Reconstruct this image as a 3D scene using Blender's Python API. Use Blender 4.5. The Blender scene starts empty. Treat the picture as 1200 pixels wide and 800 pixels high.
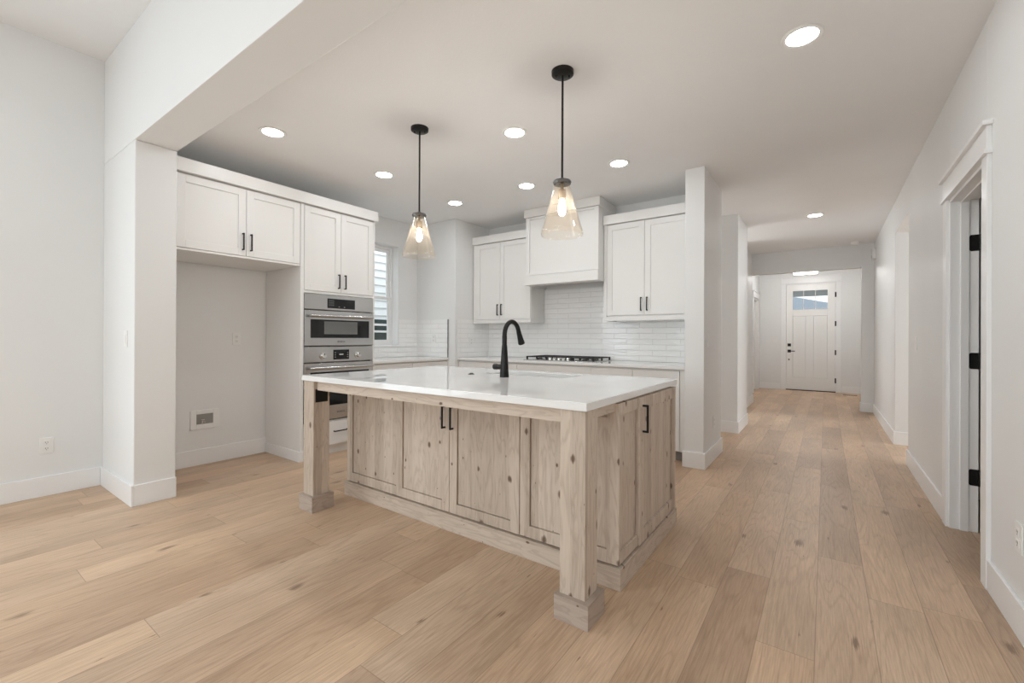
import bpy, bmesh, math
from mathutils import Vector, Matrix

S = bpy.context.scene
COL = S.collection

# ------------------------------------------------------------------ camera
CAM_F, CAM_YAW, CAM_PITCH, CAM_ROLL, CAM_CY, CAM_H = 514.784, 0.620032, 0.001404, -0.004537, 394.993, 1.1792
cam_d = bpy.data.cameras.new('camera')
cam_d.sensor_fit = 'HORIZONTAL'
cam_d.sensor_width = 36.0
cam_d.lens = CAM_F / 1200.0 * 36.0
cam_d.shift_y = (CAM_CY - 400.0) / 1200.0
cam_d.clip_start = 0.05
cam = bpy.data.objects.new('camera', cam_d)
COL.objects.link(cam)
_s, _c = math.sin(CAM_YAW), math.cos(CAM_YAW)
fw = Vector((-_s, _c, 0)); rt = Vector((_c, _s, 0)); up = Vector((0, 0, 1))
fw2 = fw * math.cos(CAM_PITCH) + up * math.sin(CAM_PITCH)
up2 = -fw * math.sin(CAM_PITCH) + up * math.cos(CAM_PITCH)
rt3 = rt * math.cos(CAM_ROLL) - up2 * math.sin(CAM_ROLL)
up3 = rt * math.sin(CAM_ROLL) + up2 * math.cos(CAM_ROLL)
cam.matrix_world = Matrix(((rt3.x, up3.x, -fw2.x, 0), (rt3.y, up3.y, -fw2.y, 0),
                           (rt3.z, up3.z, -fw2.z, CAM_H), (0, 0, 0, 1)))
S.camera = cam

# ------------------------------------------------------------------ exposure, world, daylight, added fill lamps
S.view_settings.view_transform = 'Standard'
S.view_settings.look = 'None'
S.view_settings.exposure = 0.36
S.view_settings.gamma = 1.0
S.view_settings.use_curve_mapping = False
S.cycles.diffuse_bounces = 8
S.cycles.max_bounces = 16
S.cycles.transparent_max_bounces = 24
S.cycles.sample_clamp_indirect = 4.0

W = bpy.data.worlds.new('World')
S.world = W
W.use_nodes = True
_wn = W.node_tree.nodes; _wl = W.node_tree.links
_wn.clear()
_o = _wn.new('ShaderNodeOutputWorld'); _b = _wn.new('ShaderNodeBackground')
_tc = _wn.new('ShaderNodeTexCoord'); _sx = _wn.new('ShaderNodeSeparateXYZ'); _r = _wn.new('ShaderNodeValToRGB')
_wl.new(_tc.outputs['Generated'], _sx.inputs[0]); _wl.new(_sx.outputs['Z'], _r.inputs[0])
_r.color_ramp.elements[0].position = 0.0; _r.color_ramp.elements[0].color = (1.0, 1.0, 1.0, 1)
_r.color_ramp.elements[1].position = 0.7; _r.color_ramp.elements[1].color = (0.82, 0.90, 1.0, 1)
_wl.new(_r.outputs[0], _b.inputs[0]); _b.inputs[1].default_value = 1.25
_wl.new(_b.outputs[0], _o.inputs[0])


def area(name, loc, rot, sx, sy, power, color=(1, 1, 1), spread=180):
    d = bpy.data.lights.new(name, 'AREA')
    d.shape = 'RECTANGLE'; d.size = sx; d.size_y = sy
    d.energy = power; d.color = color; d.spread = math.radians(spread)
    o = bpy.data.objects.new(name, d); COL.objects.link(o)
    o.location = loc; o.rotation_euler = rot
    return o


DAY = (0.80, 0.925, 1.0)
P90 = math.pi / 2
# daylight standing in the three living room windows behind the camera
for wx0, wx1, pw in ((-4.35, -3.05, 14), (-2.75, -1.45, 24), (-1.15, 0.15, 32)):
    area('daylight_living', ((wx0 + wx1) / 2, -6.66, 1.65), (P90, 0, 0), wx1 - wx0, 2.3, pw, DAY)
area('daylight_patio', (-4.84, -1.7, 1.35), (P90, 0, -P90), 2.6, 2.3, 46, DAY)
# unseen lamps added at the living room ceiling to brighten the floor, no fittings
for dx in (-3.9, -2.3, -0.7):
    for dy in (-0.9, -2.9):
        o = area('living_fill', (dx, dy, 3.355), (0, 0, 0), 0.14, 0.14, 6, (0.88, 0.955, 1.0))
        o.data.shape = 'DISK'
area('fill_side_yard', (-5.95, 4.6, 4.6), (0, 0, 0), 1.7, 5.0, 55, (0.92, 0.97, 1.0))  # added lamp above the yard, brightens the siding and window jambs
area('fill_side_room', (3.55, 6.2, 1.6), (P90, 0, P90), 1.6, 1.4, 44, (0.95, 0.985, 1))  # added fill inside the side room shell, no window there
area('fill_hall_room', (-3.15, 7.5, 1.6), (P90, 0, -P90), 1.4, 1.4, 28, (0.95, 0.985, 1))  # added lamp in the closed hall room, brightens the corridor
area('fill_passage', (-3.1, 5.56, 1.5), (P90, 0, -P90), 0.9, 1.8, 8, (1, 0.98, 0.95))  # added at the passage end to light the right wall, no window behind it

# sky portals in the window openings (they only steer sampling of the sky, they emit nothing)
for loc, rot, sx, sy in (((-3.7, -6.62, 1.65), (P90, 0, 0), 1.3, 2.3), ((-2.1, -6.62, 1.65), (P90, 0, 0), 1.3, 2.3), ((-0.5, -6.62, 1.65), (P90, 0, 0), 1.3, 2.3),
                         ((-4.80, -1.7, 1.35), (P90, 0, -P90), 2.6, 2.3), ((-4.84, 3.56, 1.74), (P90, 0, -P90), 0.72, 1.33)):
    o = area('sky_portal', loc, rot, sx, sy, 0)
    o.data.cycles.is_portal = True


# ------------------------------------------------------------------ materials
def new_mat(name):
    m = bpy.data.materials.new(name); m.use_nodes = True
    nt = m.node_tree
    return m, nt.nodes, nt.links, nt.nodes['Principled BSDF']


def ramp(n, stops):
    r = n.new('ShaderNodeValToRGB')
    e = r.color_ramp.elements
    while len(e) < len(stops):
        e.new(0.5)
    for i, (p, c) in enumerate(stops):
        e[i].position = p
        e[i].color = (c[0], c[1], c[2], 1) if hasattr(c, '__len__') else (c, c, c, 1)
    return r


def mth(n, l, op, a, b=None, c=None):
    m = n.new('ShaderNodeMath'); m.operation = op
    for i, v in enumerate((a, b, c)):
        if v is None:
            continue
        if isinstance(v, (int, float)):
            m.inputs[i].default_value = v
        else:
            l.new(v, m.inputs[i])
    return m.outputs[0]


def paint(name, col, rough=0.55, bump=0.0, scale=180, spec=0.4):
    m, n, l, p = new_mat(name)
    tc = n.new('ShaderNodeTexCoord'); no = n.new('ShaderNodeTexNoise')
    no.inputs['Scale'].default_value = 1.3; no.inputs['Detail'].default_value = 2
    l.new(tc.outputs['Object'], no.inputs['Vector'])
    r = ramp(n, ((0.3, [c * 0.985 for c in col]), (0.7, [min(1, c * 1.015) for c in col])))
    l.new(no.outputs['Fac'], r.inputs[0]); l.new(r.outputs[0], p.inputs['Base Color'])
    p.inputs['Roughness'].default_value = rough
    p.inputs['Specular IOR Level'].default_value = spec
    if bump:
        n2 = n.new('ShaderNodeTexNoise'); n2.inputs['Scale'].default_value = scale; n2.inputs['Detail'].default_value = 3
        l.new(tc.outputs['Object'], n2.inputs['Vector'])
        b = n.new('ShaderNodeBump'); b.inputs['Strength'].default_value = bump; b.inputs['Distance'].default_value = 0.002
        l.new(n2.outputs['Fac'], b.inputs['Height']); l.new(b.outputs[0], p.inputs['Normal'])
    return m


def metal(name, col, rough, brushed=None, met=1.0, var=0.07):
    m, n, l, p = new_mat(name)
    p.inputs['Metallic'].default_value = met
    p.inputs['Base Color'].default_value = (*col, 1)
    p.inputs['Roughness'].default_value = rough
    tc = n.new('ShaderNodeTexCoord'); mp = n.new('ShaderNodeMapping'); no = n.new('ShaderNodeTexNoise')
    mp.inputs['Scale'].default_value = brushed or (30, 30, 30)
    l.new(tc.outputs['Object'], mp.inputs[0]); l.new(mp.outputs[0], no.inputs['Vector'])
    no.inputs['Scale'].default_value = 1; no.inputs['Detail'].default_value = 3
    r = ramp(n, ((0.3, max(0.03, rough - var)), (0.7, rough + var)))
    l.new(no.outputs['Fac'], r.inputs[0]); l.new(r.outputs[0], p.inputs['Roughness'])
    return m


def plain(name, col, rough=0.4, emit=0, ecol=None):
    m, n, l, p = new_mat(name)
    p.inputs['Base Color'].default_value = (*col, 1)
    p.inputs['Roughness'].default_value = rough
    if emit:
        p.inputs['Emission Color'].default_value = (*(ecol or col), 1)
        p.inputs['Emission Strength'].default_value = emit
    return m


def thin_glass(name, tint, refl=1.0, rough=0.02, scatter=0.0):
    m = bpy.data.materials.new(name); m.use_nodes = True
    n = m.node_tree.nodes; l = m.node_tree.links; n.clear()
    o = n.new('ShaderNodeOutputMaterial'); mx = n.new('ShaderNodeMixShader')
    t = n.new('ShaderNodeBsdfTransparent'); g = n.new('ShaderNodeBsdfGlossy'); f = n.new('ShaderNodeLayerWeight')
    t.inputs[0].default_value = (*tint, 1); g.inputs['Roughness'].default_value = rough
    k = mth(n, l, 'MULTIPLY_ADD', mth(n, l, 'POWER', f.outputs['Facing'], 4.0), 0.55 * refl, 0.035 * refl)
    l.new(k, mx.inputs[0]); l.new(t.outputs[0], mx.inputs[1]); l.new(g.outputs[0], mx.inputs[2])
    if scatter:
        sc = n.new('ShaderNodeBsdfTranslucent'); sc.inputs[0].default_value = (1.0, 0.86, 0.70, 1)
        m2 = n.new('ShaderNodeMixShader'); m2.inputs[0].default_value = scatter
        l.new(mx.outputs[0], m2.inputs[1]); l.new(sc.outputs[0], m2.inputs[2]); l.new(m2.outputs[0], o.inputs[0])
    else:
        l.new(mx.outputs[0], o.inputs[0])
    return m


def floor_mat():
    m, n, l, p = new_mat('oak_plank_floor')
    tc = n.new('ShaderNodeTexCoord'); sp = n.new('ShaderNodeSeparateXYZ')
    l.new(tc.outputs['Object'], sp.inputs[0])
    X, Y = sp.outputs['X'], sp.outputs['Y']
    PW, PL = 0.19, 1.45
    u = mth(n, l, 'DIVIDE', X, PW)
    row = mth(n, l, 'FLOOR', u)
    wr = n.new('ShaderNodeTexWhiteNoise'); wr.noise_dimensions = '1D'; l.new(row, wr.inputs['W'])
    v = mth(n, l, 'ADD', mth(n, l, 'DIVIDE', Y, PL), mth(n, l, 'MULTIPLY', wr.outputs['Value'], 7.3))
    seg = mth(n, l, 'FLOOR', v)
    cid = n.new('ShaderNodeCombineXYZ'); l.new(row, cid.inputs[0]); l.new(seg, cid.inputs[1]); cid.inputs[2].default_value = 8.0
    wn = n.new('ShaderNodeTexWhiteNoise'); wn.noise_dimensions = '3D'; l.new(cid.outputs[0], wn.inputs['Vector'])
    rnd = wn.outputs['Value']
    # grain coordinates, shifted board by board
    cg = n.new('ShaderNodeCombineXYZ')
    l.new(X, cg.inputs[0]); l.new(Y, cg.inputs[1]); l.new(mth(n, l, 'MULTIPLY', rnd, 40.0), cg.inputs[2])
    mp = n.new('ShaderNodeMapping'); mp.inputs['Scale'].default_value = (60, 2.6, 1); l.new(cg.outputs[0], mp.inputs[0])
    fine = n.new('ShaderNodeTexNoise'); fine.inputs['Scale'].default_value = 3.0; fine.inputs['Detail'].default_value = 5; fine.inputs['Roughness'].default_value = 0.62
    l.new(mp.outputs[0], fine.inputs['Vector'])
    mp2 = n.new('ShaderNodeMapping'); mp2.inputs['Scale'].default_value = (9, 0.8, 1); l.new(cg.outputs[0], mp2.inputs[0])
    nd = n.new('ShaderNodeTexNoise'); nd.inputs['Scale'].default_value = 1.0; nd.inputs['Detail'].default_value = 1.5; nd.inputs['Distortion'].default_value = 0.3
    l.new(mp2.outputs[0], nd.inputs['Vector'])
    rings = mth(n, l, 'PINGPONG', mth(n, l, 'MULTIPLY', nd.outputs['Fac'], 26.0), 1.0)
    mp3 = n.new('ShaderNodeMapping'); mp3.inputs['Scale'].default_value = (3, 0.9, 1); l.new(cg.outputs[0], mp3.inputs[0])
    bl = n.new('ShaderNodeTexNoise'); bl.inputs['Scale'].default_value = 1.4; bl.inputs['Detail'].default_value = 2
    l.new(mp3.outputs[0], bl.inputs['Vector'])
    # board tone
    tone = ramp(n, ((0.0, (0.42, 0.288, 0.192)), (0.06, (0.50, 0.350, 0.238)), (0.5, (0.60, 0.425, 0.285)), (1.0, (0.675, 0.500, 0.350))))
    l.new(rnd, tone.inputs[0])

    def mul(colsock, facsock, lo, hi, p0=0.3, p1=0.7):
        r = ramp(n, ((p0, lo), (p1, hi))); l.new(facsock, r.inputs[0])
        mx = n.new('ShaderNodeMix'); mx.data_type = 'RGBA'; mx.blend_type = 'MULTIPLY'; mx.inputs['Factor'].default_value = 1
        l.new(colsock, mx.inputs[6]); l.new(r.outputs[0], mx.inputs[7])
        return mx.outputs[2]
    # some boards lean grey, some honey
    wc = n.new('ShaderNodeSeparateColor'); l.new(wn.outputs['Color'], wc.inputs[0])
    hue = n.new('ShaderNodeMix'); hue.data_type = 'RGBA'
    l.new(mth(n, l, 'MULTIPLY', wc.outputs['Green'], 0.42), hue.inputs['Factor'])
    l.new(tone.outputs[0], hue.inputs[6]); hue.inputs[7].default_value = (0.51, 0.398, 0.312, 1)
    c = mul(hue.outputs[2], fine.outputs['Fac'], (0.80, 0.77, 0.74), (1.09, 1.09, 1.09))
    c = mul(c, rings, (0.90, 0.88, 0.86), (1.02, 1.02, 1.02), 0.0, 0.4)
    c = mul(c, bl.outputs['Fac'], (0.85, 0.835, 0.82), (1.09, 1.09, 1.09))
    # knots: sparse, elongated along the board
    mk = n.new('ShaderNodeMapping'); mk.inputs['Scale'].default_value = (4.2, 1.9, 1); l.new(cg.outputs[0], mk.inputs[0])
    vo = n.new('ShaderNodeTexVoronoi'); vo.voronoi_dimensions = '2D'; vo.inputs['Scale'].default_value = 1.0; l.new(mk.outputs[0], vo.inputs['Vector'])
    vs = n.new('ShaderNodeSeparateColor'); l.new(vo.outputs['Color'], vs.inputs[0])
    kd = mth(n, l, 'ADD', vo.outputs['Distance'], mth(n, l, 'MULTIPLY', mth(n, l, 'SUBTRACT', fine.outputs['Fac'], 0.5), 0.30))
    kr = mth(n, l, 'MULTIPLY', mth(n, l, 'MAXIMUM', mth(n, l, 'SUBTRACT', vs.outputs['Red'], 0.68), 0.0), 0.36)
    kk = mth(n, l, 'SUBTRACT', 1.0, mth(n, l, 'DIVIDE', kd, mth(n, l, 'ADD', kr, 0.0001)))
    kn = ramp(n, ((0.0, 0.0), (0.35, 0.35), (0.7, 0.7))); l.new(kk, kn.inputs[0])
    mx = n.new('ShaderNodeMix'); mx.data_type = 'RGBA'; l.new(kn.outputs[0], mx.inputs['Factor'])
    l.new(c, mx.inputs[6]); mx.inputs[7].default_value = (0.16, 0.095, 0.055, 1); c = mx.outputs[2]
    # joints between boards
    fx = mth(n, l, 'FRACT', u); fy = mth(n, l, 'FRACT', v)
    dx = mth(n, l, 'MULTIPLY', mth(n, l, 'MINIMUM', fx, mth(n, l, 'SUBTRACT', 1.0, fx)), PW)
    dy = mth(n, l, 'MULTIPLY', mth(n, l, 'MINIMUM', fy, mth(n, l, 'SUBTRACT', 1.0, fy)), PL)
    dj = mth(n, l, 'MINIMUM', dx, dy)
    jr = ramp(n, ((0.0, 1.0), (1.0, 0.0)))
    l.new(mth(n, l, 'DIVIDE', dj, 0.0022), jr.inputs[0])
    mj = n.new('ShaderNodeMix'); mj.data_type = 'RGBA'
    l.new(mth(n, l, 'MULTIPLY', jr.outputs[0], 0.62), mj.inputs['Factor'])
    l.new(c, mj.inputs[6]); mj.inputs[7].default_value = (0.16, 0.10, 0.06, 1)
    l.new(mj.outputs[2], p.inputs['Base Color'])
    rr = ramp(n, ((0.3, 0.36), (0.7, 0.48))); l.new(fine.outputs['Fac'], rr.inputs[0]); l.new(rr.outputs[0], p.inputs['Roughness'])
    p.inputs['Specular IOR Level'].default_value = 0.4
    bp = n.new('ShaderNodeBump'); bp.inputs['Strength'].default_value = 0.25; bp.inputs['Distance'].default_value = 0.001
    l.new(mth(n, l, 'SUBTRACT', fine.outputs['Fac'], jr.outputs[0]), bp.inputs['Height']); l.new(bp.outputs[0], p.inputs['Normal'])
    return m


def alder(name, axis, tones, knots=1.0):
    """washed knotty alder, grain along 'z' or 'h' (horizontal)"""
    m, n, l, p = new_mat(name)
    tc = n.new('ShaderNodeTexCoord'); sp = n.new('ShaderNodeSeparateXYZ'); l.new(tc.outputs['Object'], sp.inputs[0])
    h = mth(n, l, 'ADD', sp.outputs['X'], mth(n, l, 'MULTIPLY', sp.outputs['Y'], 1.37))
    a, b = (h, sp.outputs['Z']) if axis == 'z' else (sp.outputs['Z'], h)
    strip = mth(n, l, 'FLOOR', mth(n, l, 'DIVIDE', mth(n, l, 'ADD', a, 0.013), 0.098))
    wn = n.new('ShaderNodeTexWhiteNoise'); wn.noise_dimensions = '1D'; l.new(strip, wn.inputs['W'])
    cg = n.new('ShaderNodeCombineXYZ'); l.new(a, cg.inputs[0]); l.new(b, cg.inputs[1]); l.new(mth(n, l, 'MULTIPLY', wn.outputs['Value'], 30), cg.inputs[2])
    # knots first, they bend the grain
    mk = n.new('ShaderNodeMapping'); mk.inputs['Scale'].default_value = (9.5, 6.2, 1); l.new(cg.outputs[0], mk.inputs[0])
    vo = n.new('ShaderNodeTexVoronoi'); vo.voronoi_dimensions = '2D'; vo.inputs['Scale'].default_value = 1.0; l.new(mk.outputs[0], vo.inputs['Vector'])
    vs = n.new('ShaderNodeSeparateColor'); l.new(vo.outputs['Color'], vs.inputs[0])
    mp = n.new('ShaderNodeMapping'); mp.inputs['Scale'].default_value = (34, 2.2, 1); l.new(cg.outputs[0], mp.inputs[0])
    fine = n.new('ShaderNodeTexNoise'); fine.inputs['Scale'].default_value = 2.2; fine.inputs['Detail'].default_value = 5; fine.inputs['Roughness'].default_value = 0.6; fine.inputs['Distortion'].default_value = 0.5
    l.new(mp.outputs[0], fine.inputs['Vector'])
    mp2 = n.new('ShaderNodeMapping'); mp2.inputs['Scale'].default_value = (9, 1.4, 1); l.new(cg.outputs[0], mp2.inputs[0])
    big = n.new('ShaderNodeTexNoise'); big.inputs['Scale'].default_value = 1.5; big.inputs['Detail'].default_value = 3; big.inputs['Distortion'].default_value = 0.6
    l.new(mp2.outputs[0], big.inputs['Vector'])
    rings = mth(n, l, 'PINGPONG', mth(n, l, 'MULTIPLY', big.outputs['Fac'], 14.0), 1.0)
    tone = ramp(n, ((0.0, tones[0]), (0.5, tones[1]), (1.0, tones[2])))
    tv = mth(n, l, 'ADD', mth(n, l, 'MULTIPLY', wn.outputs['Value'], 0.45), mth(n, l, 'MULTIPLY', fine.outputs['Fac'], 0.55))
    l.new(tv, tone.inputs[0])
    rr = ramp(n, ((0.0, (0.87, 0.85, 0.83)), (0.5, (1.03, 1.03, 1.03)))); l.new(rings, rr.inputs[0])
    mx = n.new('ShaderNodeMix'); mx.data_type = 'RGBA'; mx.blend_type = 'MULTIPLY'; mx.inputs['Factor'].default_value = 1
    l.new(tone.outputs[0], mx.inputs[6]); l.new(rr.outputs[0], mx.inputs[7])
    kd = mth(n, l, 'ADD', vo.outputs['Distance'], mth(n, l, 'MULTIPLY', mth(n, l, 'SUBTRACT', fine.outputs['Fac'], 0.5), 0.22))
    kr = mth(n, l, 'MULTIPLY', mth(n, l, 'MAXIMUM', mth(n, l, 'SUBTRACT', vs.outputs['Red'], 0.60), 0.0), 0.42 * knots)
    kk = mth(n, l, 'SUBTRACT', 1.0, mth(n, l, 'DIVIDE', kd, mth(n, l, 'ADD', kr, 0.0001)))
    kn = ramp(n, ((0.0, 0.0), (0.2, 0.5), (0.6, 0.95))); l.new(kk, kn.inputs[0])
    m2 = n.new('ShaderNodeMix'); m2.data_type = 'RGBA'; l.new(kn.outputs[0], m2.inputs['Factor'])
    l.new(mx.outputs[2], m2.inputs[6]); m2.inputs[7].default_value = (0.13, 0.08, 0.05, 1)
    l.new(m2.outputs[2], p.inputs['Base Color'])
    p.inputs['Roughness'].default_value = 0.5; p.inputs['Specular IOR Level'].default_value = 0.35
    bp = n.new('ShaderNodeBump'); bp.inputs['Strength'].default_value = 0.2; bp.inputs['Distance'].default_value = 0.001
    l.new(fine.outputs['Fac'], bp.inputs['Height']); l.new(bp.outputs[0], p.inputs['Normal'])
    return m


def tile_mat(name, horiz):
    """handmade glossy white subway tile, 30 x 7.5 cm, pale grout"""
    m, n, l, p = new_mat(name)
    tc = n.new('ShaderNodeTexCoord'); sp = n.new('ShaderNodeSeparateXYZ'); l.new(tc.outputs['Object'], sp.inputs[0])
    cb = n.new('ShaderNodeCombineXYZ'); l.new(sp.outputs[horiz], cb.inputs[0]); l.new(sp.outputs['Z'], cb.inputs[1])
    br = n.new('ShaderNodeTexBrick'); l.new(cb.outputs[0], br.inputs['Vector'])
    br.inputs['Scale'].default_value = 1.0; br.inputs['Brick Width'].default_value = 0.305; br.inputs['Row Height'].default_value = 0.064
    br.inputs['Mortar Size'].default_value = 0.0022; br.inputs['Mortar Smooth'].default_value = 0.3
    br.inputs['Color1'].default_value = (0.90, 0.90, 0.895, 1); br.inputs['Color2'].default_value = (0.93, 0.93, 0.925, 1)
    br.inputs['Mortar'].default_value = (0.78, 0.78, 0.77, 1)
    l.new(br.outputs['Color'], p.inputs['Base Color'])
    p.inputs['Roughness'].default_value = 0.07; p.inputs['Specular IOR Level'].default_value = 0.6
    mp = n.new('ShaderNodeMapping'); mp.inputs['Scale'].default_value = (5, 16, 1); l.new(cb.outputs[0], mp.inputs[0])
    no = n.new('ShaderNodeTexNoise'); no.inputs['Scale'].default_value = 1.6; no.inputs['Detail'].default_value = 1.5; l.new(mp.outputs[0], no.inputs['Vector'])
    hgt = mth(n, l, 'SUBTRACT', mth(n, l, 'MULTIPLY', no.outputs['Fac'], 1.2), mth(n, l, 'MULTIPLY', br.outputs['Fac'], 0.5))
    bp = n.new('ShaderNodeBump'); bp.inputs['Strength'].default_value = 1.0; bp.inputs['Distance'].default_value = 0.004
    l.new(hgt, bp.inputs['Height']); l.new(bp.outputs[0], p.inputs['Normal'])
    return m


def quartz_mat():
    m, n, l, p = new_mat('white_quartz')
    tc = n.new('ShaderNodeTexCoord'); no = n.new('ShaderNodeTexNoise'); no.inputs['Scale'].default_value = 3; no.inputs['Detail'].default_value = 2
    l.new(tc.outputs['Object'], no.inputs['Vector'])
    r = ramp(n, ((0.3, (0.82, 0.82, 0.815)), (0.7, (0.85, 0.85, 0.845)))); l.new(no.outputs['Fac'], r.inputs[0])
    l.new(r.outputs[0], p.inputs['Base Color']); p.inputs['Roughness'].default_value = 0.015
    p.inputs['IOR'].default_value = 1.6
    return m


M = {}
M['wall'] = paint('wall_paint', (0.80, 0.803, 0.80), 0.48, 0.12, 160, 0.4)
M['ceiling'] = paint('ceiling_paint', (0.87, 0.875, 0.88), 0.7, 0.35, 60, 0.25)
M['trim'] = paint('trim_paint', (0.86, 0.86, 0.86), 0.3)
M['cab'] = paint('cabinet_paint', (0.81, 0.80, 0.785), 0.33)
M['door'] = paint('door_paint', (0.86, 0.855, 0.84), 0.32)
M['floor'] = floor_mat()
FRT = ((0.37, 0.298, 0.235), (0.56, 0.468, 0.385), (0.69, 0.597, 0.508))
M['alder'] = alder('washed_knotty_alder', 'z', FRT)
M['alder_h'] = alder('washed_knotty_alder_rail', 'h', FRT, 0.7)
M['leg_base'] = alder('washed_alder_block', 'h', ((0.33, 0.27, 0.225), (0.43, 0.355, 0.30), (0.50, 0.425, 0.365)), 0.3)
M['quartz'] = quartz_mat()
M['tile_x'] = tile_mat('glossy_subway_tile_back', 'X')
M['tile_y'] = tile_mat('glossy_subway_tile_side', 'Y')
M['black'] = metal('matte_black_metal', (0.018, 0.017, 0.016), 0.38, None, 0.6)
M['steel'] = metal('brushed_steel', (0.60, 0.595, 0.59), 0.24, (2, 2, 900), var=0.03)
M['steel_v'] = metal('sink_steel', (0.60, 0.59, 0.58), 0.33)
M['chrome'] = metal('polished_steel', (0.75, 0.75, 0.74), 0.12)
M['bronze'] = metal('aged_brass', (0.30, 0.22, 0.14), 0.4)
M['gun'] = metal('gunmetal', (0.16, 0.155, 0.15), 0.28)
M['iron'] = metal('cast_iron', (0.03, 0.03, 0.03), 0.55, None, 0.4)
M['oven_glass'] = plain('black_oven_glass', (0.008, 0.008, 0.009), 0.04)
M['oven_cavity'] = plain('oven_cavity_window', (0.17, 0.175, 0.17), 0.12)
M['display'] = plain('black_display', (0.006, 0.006, 0.007), 0.08)
M['print'] = plain('pale_print', (0.55, 0.55, 0.55), 0.5)
M['logo'] = plain('dark_logo_print', (0.06, 0.06, 0.06), 0.4)
M['plastic'] = plain('white_plastic', (0.84, 0.835, 0.82), 0.35)
M['slot'] = plain('dark_slot', (0.05, 0.05, 0.05), 0.6)
M['gap'] = plain('shadow_gap_black', (0.02, 0.02, 0.02), 0.8)
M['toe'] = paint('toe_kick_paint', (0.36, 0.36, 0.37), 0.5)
M['lens'] = plain('lit_led_lens', (1, 1, 1), 0.5, 53, (0.93, 0.972, 1.0))
M['entry_lens'] = plain('lit_acrylic', (1, 1, 1), 0.5, 25, (1.0, 0.985, 0.965))
M['bulb'] = plain('lit_filament_bulb', (1, 0.9, 0.7), 0.3, 190, (1.0, 0.965, 0.92))
M['amber'] = thin_glass('pale_amber_glass', (0.993, 0.970, 0.935), 1.3, scatter=0.010)
M['pane'] = thin_glass('window_pane', (0.97, 0.985, 0.98), 0.8)
M['vinyl'] = plain('white_vinyl', (0.86, 0.86, 0.86), 0.35)
M['siding'] = paint('siding_paint', (0.86, 0.87, 0.87), 0.6)
M['dark_pane'] = plain('dark_neighbour_glass', (0.03, 0.05, 0.045), 0.1)
M['roof'] = paint('grey_shingle', (0.42, 0.47, 0.54), 0.9, 0.8, 20)
M['soffit'] = paint('soffit_paint', (0.55, 0.56, 0.57), 0.7)
M['ground'] = paint('outdoor_ground', (0.40, 0.40, 0.37), 0.9, 0.5, 8)
M['vent'] = metal('brown_register', (0.16, 0.105, 0.06), 0.5, None, 0.4)


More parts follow.
